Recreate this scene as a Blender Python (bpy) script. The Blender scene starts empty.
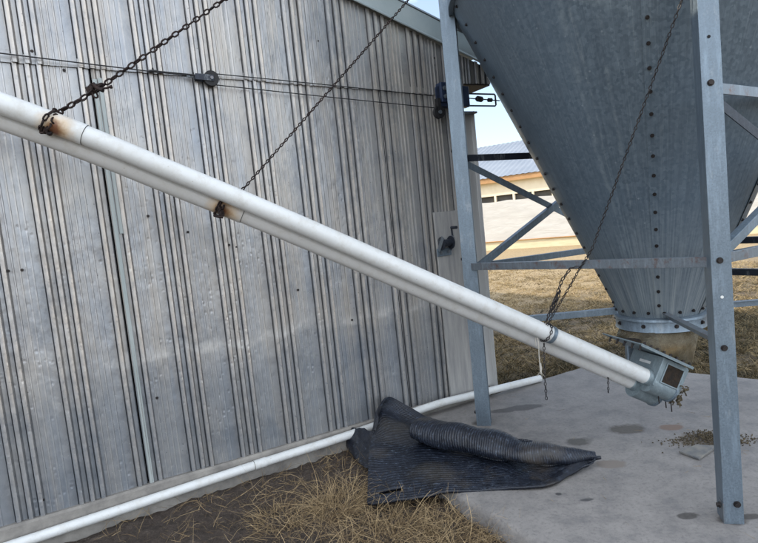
import bpy, math, random
from mathutils import Vector as V, Matrix, noise
random.seed(7)
PI = math.pi
scene = bpy.context.scene
COL = scene.collection
# ------------------------------------------------------------------ camera frame (survey of the place)
F, CX, CY, H = 560.0, 379.0, 271.5, 1.6
up = V((-671, 6479, 560)).normalized()
fw = V((0, 0, -1)); fw = (fw - up * fw.dot(up)).normalized()
rt = fw.cross(up)
ROT = Matrix((rt, fw, up))
O = V((0, 0, H))
def ray(px, py): return ROT @ V(((px - CX) / F, -(py - CY) / F, -1))
def D(px, py, d): return O + ray(px, py) * d
def G(px, py, z=0.0):
    r = ray(px, py); return O + r * ((z - H) / r.z)
def PL(px, py, p0, n):
    r = ray(px, py); return O + r * ((p0 - O).dot(n) / r.dot(n))
# shed wall frame: u along the wall, q out of the wall, z up
A0 = G(0, 531, .05); B0 = G(490, 387, .05)
WD = (B0 - A0).normalized(); WD.z = 0; WD.normalize()
WN = V((WD.y, -WD.x, 0))
A0 = V((A0.x, A0.y, 0))
def S(u, q, z): return A0 + WD * u + WN * q + V((0, 0, z))
def Wp(px, py, q=0.0): return PL(px, py, A0 + WN * q, WN)
def Uz(px, py, q=0.0):
    w = Wp(px, py, q); return (w - A0).dot(WD), w.z

# ------------------------------------------------------------------ mesh helpers
class MB:
    def __init__(self): self.v = []; self.f = []; self.t = []; self.tint = None
    def add(self, vs, fs):
        b = len(self.v); self.v += [V(p) for p in vs]; self.f += [tuple(i + b for i in f) for f in fs]
    def box(self, c, ax, ay, az, hx, hy, hz):
        c = V(c); ax, ay, az = V(ax).normalized(), V(ay).normalized(), V(az).normalized()
        vs = [c + ax * (hx * i) + ay * (hy * j) + az * (hz * k) for i in (-1, 1) for j in (-1, 1) for k in (-1, 1)]
        self.add(vs, [(0, 1, 3, 2), (4, 6, 7, 5), (0, 4, 5, 1), (2, 3, 7, 6), (0, 2, 6, 4), (1, 5, 7, 3)])
        return self
    def ext(self, prof, p, q, side, closed=True, caps=True):
        """extrude a 2-D profile (a along side, b along the third axis) from p to q"""
        p, q = V(p), V(q); t = (q - p).normalized(); s = V(side); s = (s - t * s.dot(t)).normalized(); w = t.cross(s)
        n = len(prof)
        vs = [p + s * a + w * b for a, b in prof] + [q + s * a + w * b for a, b in prof]
        fs = [(i, (i + 1) % n, n + (i + 1) % n, n + i) for i in range(n if closed else n - 1)]
        if caps and closed: fs += [tuple(range(n))[::-1], tuple(range(n, 2 * n))]
        self.add(vs, fs); return self
    def angle_bar(self, p, q, side, w=.045, w2=.04, t=.005):
        """an L angle iron; its flat leg lies across side"""
        return self.ext([(0, 0), (w, 0), (w, t), (t, t), (t, w2), (0, w2)], p, q, side)
    def tube(self, pts, r, n=16, caps=True, ref=None):
        pts = [V(p) for p in pts]; m = len(pts)
        rr = r if isinstance(r, (list, tuple)) else [r] * m
        vs, fs = [], []
        ref = V(ref) if ref else V((0.13, 0.21, 1))
        for i, p in enumerate(pts):
            t = (pts[min(i + 1, m - 1)] - pts[max(i - 1, 0)]).normalized()
            a = ref - t * ref.dot(t)
            if a.length < 1e-4: a = V((1, 0, 0)) - t * t.x
            a.normalize(); b = t.cross(a); ref = a
            for k in range(n):
                th = 2 * PI * k / n
                vs.append(p + a * (rr[i] * math.cos(th)) + b * (rr[i] * math.sin(th)))
        for i in range(m - 1):
            for k in range(n):
                fs.append((i * n + k, i * n + (k + 1) % n, (i + 1) * n + (k + 1) % n, (i + 1) * n + k))
        if caps: fs += [tuple(range(n))[::-1], tuple(range((m - 1) * n, m * n))]
        self.add(vs, fs); return self
    def link(self, c, t, s, L, W, r, n=10, m=5):
        """one oval chain link: long axis t, flat axis s"""
        t, s = V(t).normalized(), V(s); s = (s - t * s.dot(t)).normalized(); w = t.cross(s); c = V(c)
        a, b = L / 2 - r, W / 2 - r
        ring = []
        for k in range(n):
            th = 2 * PI * k / n
            x, y = math.cos(th), math.sin(th)
            x = math.copysign(abs(x) ** .7, x); y = math.copysign(abs(y) ** .8, y)
            ring.append(c + t * (a * x) + s * (b * y))
        vs, fs = [], []
        for k in range(n):
            tg = (ring[(k + 1) % n] - ring[k - 1]).normalized(); o = w.cross(tg)
            for j in range(m):
                ph = 2 * PI * j / m
                vs.append(ring[k] + w * (r * math.cos(ph)) + o * (r * math.sin(ph)))
        for k in range(n):
            for j in range(m):
                fs.append((k * m + j, ((k + 1) % n) * m + j, ((k + 1) % n) * m + (j + 1) % m, k * m + (j + 1) % m))
        self.add(vs, fs); return self
    def chain(self, pts, pitch, r, sag=0.0, W=None):
        pts = [V(p) for p in pts]
        W = W or pitch * .85
        seg = []
        for a, b in zip(pts, pts[1:]): seg.append((a, b, (b - a).length))
        tot = sum(s[2] for s in seg); n = max(1, int(tot / pitch))
        for i in range(n):
            d = (i + .5) * tot / n; acc = 0
            for a, b, l in seg:
                if d <= acc + l or (a, b, l) == seg[-1]:
                    k = (d - acc) / l; c = a.lerp(b, k); t = (b - a).normalized(); break
                acc += l
            c = c + V((0, 0, -sag * 4 * (d / tot) * (1 - d / tot)))
            base = V((.3, -.8, .5)); base = (base - t * base.dot(t)).normalized(); o = t.cross(base)
            ang = (PI / 2 if i % 2 else 0) + .5 + random.uniform(-.25, .25)
            self.link(c, t + V([random.uniform(-.05, .05) for _ in range(3)]), base * math.cos(ang) + o * math.sin(ang), pitch + 2 * r, W, r)
        return self
    def bolt(self, c, n, r=.012, h=.01):
        n = V(n).normalized(); a = n.orthogonal().normalized(); b = n.cross(a); c = V(c)
        self.tube([c - n * .002, c + n * .003], r * 1.35, 12, ref=a)
        self.tube([c + n * .003, c + n * h], r, 6, ref=a); return self
    def build(self, name, m, parent=None, smooth=None, bevel=0, label=None, tint=None, uv=None):
        me = bpy.data.meshes.new(name)
        off = V((0, 0, 0))
        p = parent
        while p is not None: off = off + V(p.location); p = p.parent
        me.from_pydata([v - off for v in self.v], [], self.f); me.validate(); me.update()
        import bmesh
        bm = bmesh.new(); bm.from_mesh(me); bmesh.ops.recalc_face_normals(bm, faces=bm.faces); bm.to_mesh(me); bm.free()
        if uv:
            ul = me.uv_layers.new(name='UVMap')
            for lp_ in me.loops: ul.data[lp_.index].uv = uv[lp_.vertex_index]
        if tint:
            at = me.color_attributes.new('tint', 'FLOAT_COLOR', 'POINT')
            for i, c in enumerate(tint): at.data[i].color = (c[0], c[1], c[2], 1)
        if smooth is not None:
            for pl in me.polygons: pl.use_smooth = True
            me.set_sharp_from_angle(angle=math.radians(smooth))
        me.materials.append(m)
        o = bpy.data.objects.new(name, me); COL.objects.link(o)
        if parent: o.parent = parent
        if bevel:
            b = o.modifiers.new('bevel', 'BEVEL'); b.width = bevel; b.segments = 2; b.limit_method = 'ANGLE'
        if label: o['label'] = label
        return o
def thing(name, label, cat, loc, group=None):
    o = bpy.data.objects.new(name, None); COL.objects.link(o); o.location = loc
    o['label'] = label; o['category'] = cat
    if group: o['group'] = group
    return o
def tag(o, label=None, cat=None, group=None, kind=None):
    for k, v in (('label', label), ('category', cat), ('group', group), ('kind', kind)):
        if v: o[k] = v
    return o

def bolts(specs, mat, parent, name='bolt'):
    for c, n, rr, h in specs: MB().bolt(c, n, rr, h).build(name, M[mat], parent)

# ------------------------------------------------------------------ materials
class NT:
    def __init__(self, name):
        self.m = bpy.data.materials.new(name); self.m.use_nodes = True
        self.t = self.m.node_tree; self.n = self.t.nodes; self.b = self.n['Principled BSDF']
        self.co = self.n.new('ShaderNodeTexCoord').outputs['Object']
    def nd(self, typ, **kw):
        x = self.n.new(typ)
        for k, v in kw.items(): setattr(x, k, v)
        return x
    def ln(self, a, b): self.t.links.new(a, b)
    def put(self, sock, v):
        if isinstance(v, bpy.types.NodeSocket): self.ln(v, sock)
        else: sock.default_value = v
    def mapped(self, scale, loc=(0, 0, 0), co=None):
        x = self.nd('ShaderNodeMapping'); self.ln(co or self.co, x.inputs[0]); x.inputs['Scale'].default_value = scale; x.inputs['Location'].default_value = loc
        return x.outputs[0]
    def noise(self, scale, detail=4, rough=.6, co=None, dist=0):
        x = self.nd('ShaderNodeTexNoise'); self.ln(co or self.co, x.inputs['Vector'])
        x.inputs['Scale'].default_value = scale; x.inputs['Detail'].default_value = detail; x.inputs['Roughness'].default_value = rough; x.inputs['Distortion'].default_value = dist
        return x.outputs['Fac']
    def vor(self, scale, co=None, feature='F1', out='Distance'):
        x = self.nd('ShaderNodeTexVoronoi', feature=feature); self.ln(co or self.co, x.inputs['Vector']); x.inputs['Scale'].default_value = scale
        return x.outputs[out]
    def ramp(self, fac, *stops):
        x = self.nd('ShaderNodeValToRGB'); self.put(x.inputs[0], fac); e = x.color_ramp.elements
        while len(e) < len(stops): e.new(.5)
        for s, (p, c) in zip(e, stops):
            s.position = p; s.color = (*c, 1) if isinstance(c, tuple) else (c, c, c, 1)
        return x.outputs[0]
    def mix(self, fac, a, b, mode='MIX'):
        x = self.nd('ShaderNodeMix', data_type='RGBA', blend_type=mode); self.put(x.inputs[0], fac)
        for s, v in ((x.inputs[6], a), (x.inputs[7], b)): self.put(s, (*v, 1) if isinstance(v, tuple) and len(v) == 3 else v)
        return x.outputs[2]
    def math(self, op, a, b=0.0, clamp=False):
        x = self.nd('ShaderNodeMath', operation=op); x.use_clamp = clamp; self.put(x.inputs[0], a); self.put(x.inputs[1], b); return x.outputs[0]
    def near(self, p, scale=(1, 1, 1), wob=0.0, wscale=6):
        """distance from point p in object space, axes scaled"""
        x = self.nd('ShaderNodeVectorMath', operation='SUBTRACT'); self.ln(self.co, x.inputs[0]); x.inputs[1].default_value = p
        y = self.nd('ShaderNodeVectorMath', operation='MULTIPLY'); self.ln(x.outputs[0], y.inputs[0]); y.inputs[1].default_value = scale
        z = self.nd('ShaderNodeVectorMath', operation='LENGTH'); self.ln(y.outputs[0], z.inputs[0])
        if wob: return self.math('ADD', z.outputs['Value'], self.math('MULTIPLY', self.math('SUBTRACT', self.noise(wscale, 4), .5), wob))
        return z.outputs['Value']
    def bump(self, h, strength, dist=.01, prev=None):
        x = self.nd('ShaderNodeBump'); self.ln(h, x.inputs['Height']); x.inputs['Strength'].default_value = strength; x.inputs['Distance'].default_value = dist
        if prev: self.ln(prev, x.inputs['Normal'])
        return x.outputs[0]
    def done(self, col, rough=.5, metal=0.0, normal=None, **kw):
        self.put(self.b.inputs['Base Color'], (*col, 1) if isinstance(col, tuple) and len(col) == 3 else col)
        self.put(self.b.inputs['Roughness'], rough); self.put(self.b.inputs['Metallic'], metal)
        if normal: self.ln(normal, self.b.inputs['Normal'])
        for k, v in kw.items(): self.put(self.b.inputs[k], v)
        return self.m
M = {}
def simple(name, c1, c2, scale=8, rough=.5, metal=0.0, bump=.2, bscale=60, bd=.003, stretch=(1, 1, 1)):
    t = NT(name); co = t.mapped(stretch)
    n = t.noise(scale, 6, .65, co)
    c = t.ramp(n, (.3, c1), (.7, c2))
    nm = t.bump(t.noise(bscale, 4, .6, co), bump, bd)
    M[name] = t.done(c, t.ramp(n, (.2, max(0, rough - .12)), (.8, min(1, rough + .12))), metal, nm)
    return M[name]

# galvanised frame steel with spangle
def galv(name, base, var=.12, metal=.55, rough=.45, rust=0.0):
    t = NT(name)
    sp = t.vor(150, out='Color')
    bw = t.nd('ShaderNodeRGBToBW'); t.ln(sp, bw.inputs[0])
    lo = tuple(x * (1 - var) for x in base); hi = tuple(min(1, x * (1 + var)) for x in base)
    c = t.mix(bw.outputs[0], lo, hi)
    n = t.noise(5, 6, .7)
    c = t.mix(t.ramp(n, (.35, 0.0), (.75, .5)), c, tuple(x * .72 for x in base))
    w = t.noise(40, 5, .7, t.mapped((1, 1, .15)))
    c = t.mix(t.ramp(w, (.5, 0.0), (.75, .55)), c, tuple(min(1, x * 1.7) for x in base))
    c = t.mix(t.ramp(t.noise(11, 7, .8, t.mapped((1, 1, .35), (5, 2, 1))), (.56, 0.0), (.7, .5)), c, (.40, .43, .45))
    if rust:
        r = t.noise(14, 6, .75)
        c = t.mix(t.ramp(r, (.62 - rust * .1, 0.0), (.72, rust)), c, (.16, .06, .03))
    nm = t.bump(t.noise(90, 3), .12, .002)
    M[name] = t.done(c, t.math('ADD', t.math('MULTIPLY', bw.outputs[0], .14), rough - .07), metal, nm)
galv('galvanized', (.175, .222, .268), .18)
galv('galvanized_worn', (.19, .22, .25), .15, rust=.9)
galv('galvanized_boot', (.235, .29, .315), .14, metal=.4, rough=.5)
galv('dark_steel', (.03, .036, .05), metal=.4, rough=.5)
simple('bolt_dark', (.012, .012, .015), (.05, .04, .035), 30, .55, .5)
simple('chain_rust', (.012, .010, .012), (.05, .03, .024), 25, .7, .55)
simple('thin_chain', (.02, .022, .028), (.08, .07, .065), 25, .6, .6)
simple('cable_dark', (.012, .012, .014), (.04, .04, .042), 30, .6, .4)
simple('cord', (.36, .34, .29), (.5, .47, .42), 20, .9)
simple('dark_paint', (.014, .024, .055), (.035, .055, .11), 10, .45, .2)
simple('trim_metal', (.36, .42, .44), (.46, .52, .53), 4, .45, .35, .15)
simple('corner_metal', (.40, .41, .42), (.56, .56, .55), 3, .5, .35, .2, 20, .004, (1, 1, .2))
simple('roof_metal', (.34, .40, .46), (.42, .48, .54), 2, .4, .4)
simple('sill', (.16, .15, .14), (.34, .32, .29), 6, .9, 0, .6, 40, .006)
simple('dark_hole', (.006, .006, .007), (.012, .011, .011), 5, .9)
simple('soffit', (.05, .045, .04), (.1, .09, .08), 5, .8)
simple('plank', (.26, .26, .265), (.46, .45, .43), 5, .55, .2, .35, 30, .004, (6, 6, .5))
simple('strip', (.29, .34, .34), (.44, .47, .46), 4, .5, .2, .3, 30, .003, (4, 4, .4))
simple('feed', (.05, .03, .015), (.3, .19, .08), 60, .95, 0, .8, 120, .01)
simple('feed_dark', (.003, .0025, .002), (.04, .024, .013), 26, .95, 0, .9, 80, .01)
simple('feed_bit', (.010, .009, .007), (.15, .115, .065), 40, .9)
simple('label_white', (.6, .62, .62), (.78, .78, .76), 40, .6)
simple('slate', (.10, .105, .11), (.24, .225, .195), 15, .7, 0, .4)
simple('cream_wall', (.75, .66, .48), (.88, .80, .62), 1.5, .8)
simple('barn_wood', (.38, .21, .09), (.52, .30, .14), 3, .8)
simple('barn_board', (.6, .52, .34), (.76, .67, .46), 2, .8, 0, .2, 20, .004, (1, 1, 6))
simple('barn_roof', (.25, .28, .32), (.33, .36, .40), .8, .45, .2)
simple('barn_gap', (.05, .045, .04), (.12, .11, .09), 2, .8)

def m_curtain():
    t = NT('curtain')
    n = t.noise(1.2, 5, .6, t.mapped((1, 1, 4)))
    c = t.ramp(n, (.3, (.50, .49, .465)), (.7, (.60, .59, .565)))
    M['curtain'] = t.done(c, .7, 0, t.bump(t.noise(1.3, 3, .5, t.mapped((1, 1, 3), co=t.co), 1.0), .2, .1))
m_curtain()

def m_cladding(name, beige):
    t = NT(name)
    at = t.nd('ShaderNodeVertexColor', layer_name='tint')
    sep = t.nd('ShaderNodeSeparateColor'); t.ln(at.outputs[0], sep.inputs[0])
    geo = t.nd('ShaderNodeSeparateXYZ'); t.ln(t.co, geo.inputs[0])
    big = t.noise(1.3, 6, .65)
    streak = t.noise(9, 6, .7, t.mapped((1, 1, .06)))
    fine = t.noise(38, 5, .7, t.mapped((1, 1, .25)))
    base = t.ramp(big, (.3, (.33, .36, .405)), (.5, (.445, .455, .47)), (.72, (.57, .555, .525)))
    base = t.mix(t.ramp(streak, (.42, 0.0), (.62, .6)), base, (.50, .455, .40))
    base = t.mix(t.ramp(fine, (.55, 0.0), (.75, .35)), base, (.24, .24, .25))
    base = t.mix(t.math('MULTIPLY', sep.outputs[0], t.ramp(t.noise(7, 5, .7, t.mapped((1, 1, .4))), (.35, .35), (.65, .95))), base, beige)  # beige on the ribs: weathering with warm reflected light painted in
    # rust and lime specks, thick on the ribs and low down
    lowz = t.ramp(t.math('MULTIPLY', geo.outputs[2], .4), (.1, 1.0), (.75, .25))
    sp = t.vor(75); spn = t.noise(6, 4, .7)
    k = t.math('MULTIPLY', t.math('MULTIPLY', t.ramp(sp, (.10, 1.0), (.2, 0.0)), t.ramp(spn, (.48, 0.0), (.58, .9))), lowz)
    base = t.mix(k, base, (.80, .80, .78))
    rs = t.math('MULTIPLY', t.math('MULTIPLY', sep.outputs[0], t.ramp(t.noise(55, 3, .6, t.mapped((1, 1, .8), (4, 1, 2))), (.58, 0.0), (.66, .8))), lowz)
    base = t.mix(rs, base, (.16, .17, .19))
    sp2 = t.vor(30, t.mapped((1.0, 1.0, .7), (3.1, 5, 2)))
    k2 = t.math('MULTIPLY', t.ramp(sp2, (.04, 1.0), (.11, 0.0)), t.ramp(t.noise(2.2, 4, .6, t.mapped((1, 1, 1), (8, 3, 1))), (.48, 0.0), (.58, .85)))
    base = t.mix(k2, base, (.05, .045, .04))
    blot = t.noise(4.2, 6, .75, t.mapped((1, 1, .7), (2, 7, 3)))
    base = t.mix(t.ramp(blot, (.34, .5), (.5, 0.0)), base, (.20, .225, .26))
    base = t.mix(t.math('MULTIPLY', t.ramp(blot, (.60, 0.0), (.72, .6)), lowz), base, (.66, .66, .65))
    # grimy lower half with a scuffed line at about hip height
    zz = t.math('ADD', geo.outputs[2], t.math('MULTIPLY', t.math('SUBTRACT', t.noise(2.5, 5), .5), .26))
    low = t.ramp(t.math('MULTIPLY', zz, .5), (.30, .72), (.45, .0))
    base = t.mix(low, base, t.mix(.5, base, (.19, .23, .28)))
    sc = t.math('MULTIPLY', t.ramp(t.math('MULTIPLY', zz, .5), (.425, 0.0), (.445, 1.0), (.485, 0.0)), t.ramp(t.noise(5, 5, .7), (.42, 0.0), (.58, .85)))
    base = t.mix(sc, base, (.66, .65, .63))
    base = t.mix(t.math('MULTIPLY', sep.outputs[1], .95), base, (.022, .028, .038))  # dark rib edges: grime with crevice shade put into the colour
    dent = t.noise(13, 3, .5, t.mapped((1, 1, .6)))
    dent2 = t.vor(30, t.mapped((1, 1, .55)), 'SMOOTH_F1')
    pock = t.math('MULTIPLY', t.ramp(t.vor(24, t.mapped((1, 1, .8), (1, 2, 6))), (.05, 0.0), (.3, 1.0)), t.math('MULTIPLY', 1.0, 1.0))
    pock = t.mix(t.ramp(t.noise(3.1, 4, .65, t.mapped((1, 1, 1), (9, 4, 2))), (.45, 0.0), (.6, 1.0)), (1.0, 1.0, 1.0), pock)
    nm = t.bump(pock, .35, .005, t.bump(dent2, .3, .005, t.bump(dent, .35, .018)))
    rough = t.math('ADD', t.math('MULTIPLY', streak, .25), .26)
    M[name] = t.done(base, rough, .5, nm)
m_cladding('cladding', (.64, .565, .48))

SEAM0 = math.radians(-114.3)
def m_hopper():
    t = NT('hopper_galv')
    sp = t.vor(60, out='Color'); bw = t.nd('ShaderNodeRGBToBW'); t.ln(sp, bw.inputs[0])
    s = t.nd('ShaderNodeSeparateXYZ'); t.ln(t.co, s.inputs[0])
    ang = t.math('ARCTAN2', s.outputs[0], s.outputs[1])
    cb = t.nd('ShaderNodeCombineXYZ'); t.ln(t.math('MULTIPLY', ang, 14), cb.inputs[0]); t.ln(t.math('MULTIPLY', s.outputs[2], .55), cb.inputs[1])
    st = t.noise(2.6, 7, .72, cb.outputs[0])
    cb2 = t.nd('ShaderNodeCombineXYZ'); t.ln(t.math('MULTIPLY', ang, 60), cb2.inputs[0]); t.ln(t.math('MULTIPLY', s.outputs[2], .9), cb2.inputs[1])
    st2 = t.noise(2.0, 5, .7, cb2.outputs[0])
    c = t.mix(bw.outputs[0], (.122, .170, .218), (.19, .245, .295))
    c = t.mix(t.ramp(st, (.35, .55), (.6, 0.0)), c, (.10, .135, .175))
    c = t.mix(t.ramp(st2, (.57, 0.0), (.74, .4)), c, (.34, .39, .42))
    low = t.ramp(t.math('SUBTRACT', s.outputs[2], .8), (.05, .85), (.75, 0.0))
    c = t.mix(t.math('MULTIPLY', low, t.ramp(st, (.38, .1), (.62, 1.0))), c, (.40, .44, .45))
    c = t.mix(t.ramp(t.noise(9, 6, .75), (.62, 0.0), (.8, .3)), c, (.3, .32, .32))
    for off, wd in ((-.245, .018), (-.41, .03), (-.36, .012)):
        a2 = t.math('ADD', t.math('SUBTRACT', t.math('ARCTAN2', s.outputs[1], s.outputs[0]), SEAM0 + off), t.math('MULTIPLY', t.math('SUBTRACT', t.noise(1.6, 4), .5), .16))
        ln_ = t.ramp(t.math('DIVIDE', t.math('ABSOLUTE', a2), wd), (.15, .8), (1.0, 0.0))
        c = t.mix(t.math('MULTIPLY', ln_, t.ramp(t.noise(11, 5, .7), (.42, .0), (.68, .55))), c, (.34, .40, .43))
    c = t.mix(t.ramp(t.vor(11), (.04, .7), (.08, 0.0)), c, t.ramp(t.noise(1.7, 2), (.56, (.3, .35, .4)), (.62, (.09, .11, .14))))
    nm = t.bump(t.noise(70, 3), .1, .002, t.bump(t.noise(3, 2), .2, .03))
    M['hopper_galv'] = t.done(c, t.math('ADD', t.math('MULTIPLY', bw.outputs[0], .16), .34), .55, nm)
m_hopper()

def m_pvc(name, rusts, tone=(.70, .715, .71)):
    t = NT(name)
    c = t.ramp(t.noise(3, 5), (.3, tone), (.7, tuple(x * .93 for x in tone)))
    c = t.mix(t.ramp(t.noise(16, 6, .75), (.48, 0.0), (.72, .5)), c, (.46, .43, .37))
    c = t.mix(t.ramp(t.noise(2.1, 7, .75, t.mapped((1, 1, 1), (3, 1, 4))), (.5, 0.0), (.75, .45)), c, (.52, .52, .50))
    c = t.mix(t.ramp(t.vor(20), (.03, .6), (.07, 0.0)), c, (.34, .30, .25))
    for p, r in rusts:
        d = t.near(p, (1, 1, 1), .07, 22)
        c = t.mix(t.ramp(t.math('DIVIDE', d, r), (.25, .85), (.6, .45), (1.0, 0.0)), c, (.56, .36, .15))
        c = t.mix(t.ramp(t.math('DIVIDE', d, r), (.15, .95), (.5, 0.0)), c, (.16, .06, .03))
    M[name] = t.done(c, .38, 0, t.bump(t.noise(30, 3), .05, .002))
def m_rubber():
    t = NT('rubber')
    uvc = t.n['Texture Coordinate'].outputs['UV'] if 'Texture Coordinate' in t.n else t.co
    n = t.noise(7, 7, .75); n2 = t.noise(34, 6, .8)
    sx = t.nd('ShaderNodeSeparateXYZ'); t.ln(uvc, sx.inputs[0])
    ph = t.math('ADD', t.math('MULTIPLY', sx.outputs[1], 2 * PI), t.math('MULTIPLY', t.noise(9, 5, .65), 7.0))
    rib = t.math('ADD', t.math('MULTIPLY', t.math('SINE', ph), .5), .5)
    c = t.ramp(n, (.35, (.003, .004, .008)), (.62, (.009, .013, .024)), (.82, (.05, .056, .07)))
    wear = t.math('MULTIPLY', t.ramp(rib, (.55, 0.0), (.9, 1.0)), t.ramp(n2, (.46, .0), (.62, .9)))
    c = t.mix(wear, c, (.045, .062, .095))
    c = t.mix(t.ramp(n2, (.57, 0.0), (.70, .7)), c, (.10, .125, .165))
    c = t.mix(t.ramp(t.noise(2.3, 5, .6), (.58, 0.0), (.8, .42)), c, (.2, .165, .12))
    for (px_, py_, rr_) in ((397, 438, .22), (436, 470, .16), (560, 452, .12)):
        pd = G(px_, py_, .05) - G(440, 470, 0)
        c = t.mix(t.ramp(t.math('DIVIDE', t.near(tuple(pd), (1, 1, .6), .25, 6), rr_), (.3, .28), (1.0, 0.0)), c, (.13, .115, .09))
    M['rubber'] = t.done(c, t.ramp(n, (.3, .28), (.7, .6)), 0, t.bump(rib, .5, .005, t.bump(n2, .45, .006)))
m_rubber()
def m_clear():
    t = NT('clear_dirty')
    n = t.noise(9, 6, .7)
    c = t.ramp(n, (.35, (.36, .29, .18)), (.65, (.70, .64, .50)))
    M['clear_dirty'] = t.done(c, .22, 0, None, **{'Transmission Weight': .78, 'IOR': 1.08})
m_clear()
def m_concrete():
    t = NT('concrete')
    n = t.noise(1.6, 8, .7); n2 = t.noise(45, 5, .8); n3 = t.noise(6, 7, .75)
    c = t.ramp(n, (.3, (.165, .158, .153)), (.7, (.295, .275, .258)))
    c = t.mix(t.ramp(n3, (.45, 0.0), (.7, .6)), c, (.34, .32, .30))
    c = t.mix(t.ramp(n3, (.3, .6), (.48, 0.0)), c, (.125, .125, .13))
    c = t.mix(t.ramp(n2, (.3, .6), (.5, 0.0)), c, (.095, .092, .09))
    c = t.mix(t.ramp(t.vor(38), (.05, .8), (.1, 0.0)), c, t.ramp(t.noise(2.5, 3), (.5, (.24, .24, .24)), (.6, (.05, .045, .04))))
    stains = [((515, 409), .27, .07, .0, (.085,.08,.078)), ((577, 441.5), .125, .085, 0, (.078,.074,.066)), ((630, 429), .13, .1, 0, (.085,.074,.06)),
              ((669, 427.5), .085, .05, .0, (.19,.125,.09)), ((687, 516), .055, .035, 0, (.06,.055,.05)), ((558.6, 494), .022, .02, 0, (.035,.035,.038)),
              ((586, 500), .06, .025, 0, (.06,.06,.063)), ((750, 517), .07, .03, 0, (.07,.064,.058)), ((612, 464), .1, .06, 0, (.2,.17,.145)),
              ((700, 440), .2, .12, 0, (.19,.165,.14)), ((734, 521), .085, .06, 0, (.07,.062,.055)), ((481, 423), .085, .06, 0, (.08,.072,.065))]
    for (px, py), a, b, r, col in stains:
        p = G(px, py, 0)
        d = t.near((p.x, p.y, 0), (1 / a, 1 / b, 0), 1.9, 5)
        c = t.mix(t.math('MULTIPLY', t.ramp(d, (.70, 1.0), (.98, 0.0)), t.ramp(n2, (.3, .65), (.6, .95))), c, col)
    M['concrete'] = t.done(c, t.ramp(n3, (.3, .7), (.7, .92)), 0, t.bump(n2, .3, .004, t.bump(n3, .3, .01)))
m_concrete()
def m_ground(name, near):
    t = NT(name)
    n = t.noise(1.1, 8, .72); n2 = t.noise(14, 8, .8); n3 = t.noise(60, 4, .8)
    if near:
        c = t.ramp(n2, (.3, (.034, .026, .021)), (.55, (.095, .072, .058)), (.75, (.2, .16, .13)))
        c = t.mix(t.ramp(n3, (.56, 0.0), (.7, .55)), c, (.24, .19, .14))
        c = t.mix(t.math('MULTIPLY', t.ramp(t.vor(55), (.12, 1.0), (.2, 0.0)), t.ramp(t.noise(8, 3), (.5, 0.0), (.6, .7))), c, (.27, .23, .19))
    else:
        n4 = t.noise(3.2, 7, .75)
        c = t.ramp(n2, (.3, (.055, .038, .024)), (.52, (.20, .145, .088)), (.72, (.42, .32, .19)))
        c = t.mix(t.ramp(n4, (.40, .8), (.56, 0.0)), c, (.06, .045, .028))
        c = t.mix(t.ramp(n3, (.36, .6), (.5, 0.0)), c, (.07, .055, .03))
        c = t.mix(t.ramp(n, (.36, .45), (.5, 0.0)), c, (.07, .07, .035))
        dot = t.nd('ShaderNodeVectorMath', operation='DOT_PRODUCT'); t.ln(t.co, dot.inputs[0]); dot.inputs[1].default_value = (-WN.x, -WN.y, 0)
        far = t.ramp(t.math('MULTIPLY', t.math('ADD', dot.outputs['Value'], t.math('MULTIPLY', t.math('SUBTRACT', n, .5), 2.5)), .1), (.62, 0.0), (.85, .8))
        c = t.mix(far, c, t.ramp(n2, (.3, (.20, .145, .08)), (.62, (.52, .39, .22))))  # far straw gold, with sunlit brightness put into its colour
        M[name] = t.done(c, .95, 0, t.bump(n3, .4, .02)); return
    M[name] = t.done(c, .95, 0, t.bump(n2, .9, .04, t.bump(n3, .5, .01)))
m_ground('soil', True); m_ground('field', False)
def m_straw(name, a, b):
    t = NT(name)
    oi = t.nd('ShaderNodeVertexColor', layer_name='tint'); sep = t.nd('ShaderNodeSeparateColor'); t.ln(oi.outputs[0], sep.inputs[0])
    M[name] = t.done(t.mix(sep.outputs[0], a, b), .8)
m_straw('straw', (.10, .06, .028), (.58, .43, .235))
m_straw('turf', (.022, .022, .010), (.56, .42, .22))

# ================================================================== SETTING
SUN_D = math.radians(42); SUN_EL = math.radians(27.7)
sh = (-WD * math.cos(SUN_D) - WN * math.sin(SUN_D)).normalized()
sun_dir = V((sh.x * math.cos(SUN_EL), sh.y * math.cos(SUN_EL), math.sin(SUN_EL)))
L = bpy.data.lights.new('sun', 'SUN'); L.energy = 5.0; L.angle = math.radians(.5); L.color = (1.0, .88, .70)
lo = bpy.data.objects.new('sun', L); COL.objects.link(lo); lo.rotation_euler = sun_dir.to_track_quat('Z', 'Y').to_euler(); lo.location = (-6, 4, 9)
w = bpy.data.worlds.new('World'); scene.world = w; w.use_nodes = True
wn, wl = w.node_tree.nodes, w.node_tree.links
bg = wn['Background']
sky = wn.new('ShaderNodeTexSky'); sky.sky_type = 'NISHITA'; sky.sun_disc = False
sky.sun_elevation = SUN_EL; sky.sun_rotation = math.atan2(sun_dir.x, sun_dir.y); sky.air_density = 1.0; sky.dust_density = .6; sky.ozone_density = 1.5
tc = wn.new('ShaderNodeTexCoord'); mp = wn.new('ShaderNodeMapping'); mp.inputs['Scale'].default_value = (2.0, 2.0, 7.0); wl.new(tc.outputs['Generated'], mp.inputs[0])
nz = wn.new('ShaderNodeTexNoise'); nz.inputs['Scale'].default_value = 1.6; nz.inputs['Detail'].default_value = 7; nz.inputs['Roughness'].default_value = .55; wl.new(mp.outputs[0], nz.inputs['Vector'])
rp = wn.new('ShaderNodeValToRGB'); rp.color_ramp.elements[0].position = .40; rp.color_ramp.elements[1].position = .66
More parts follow.
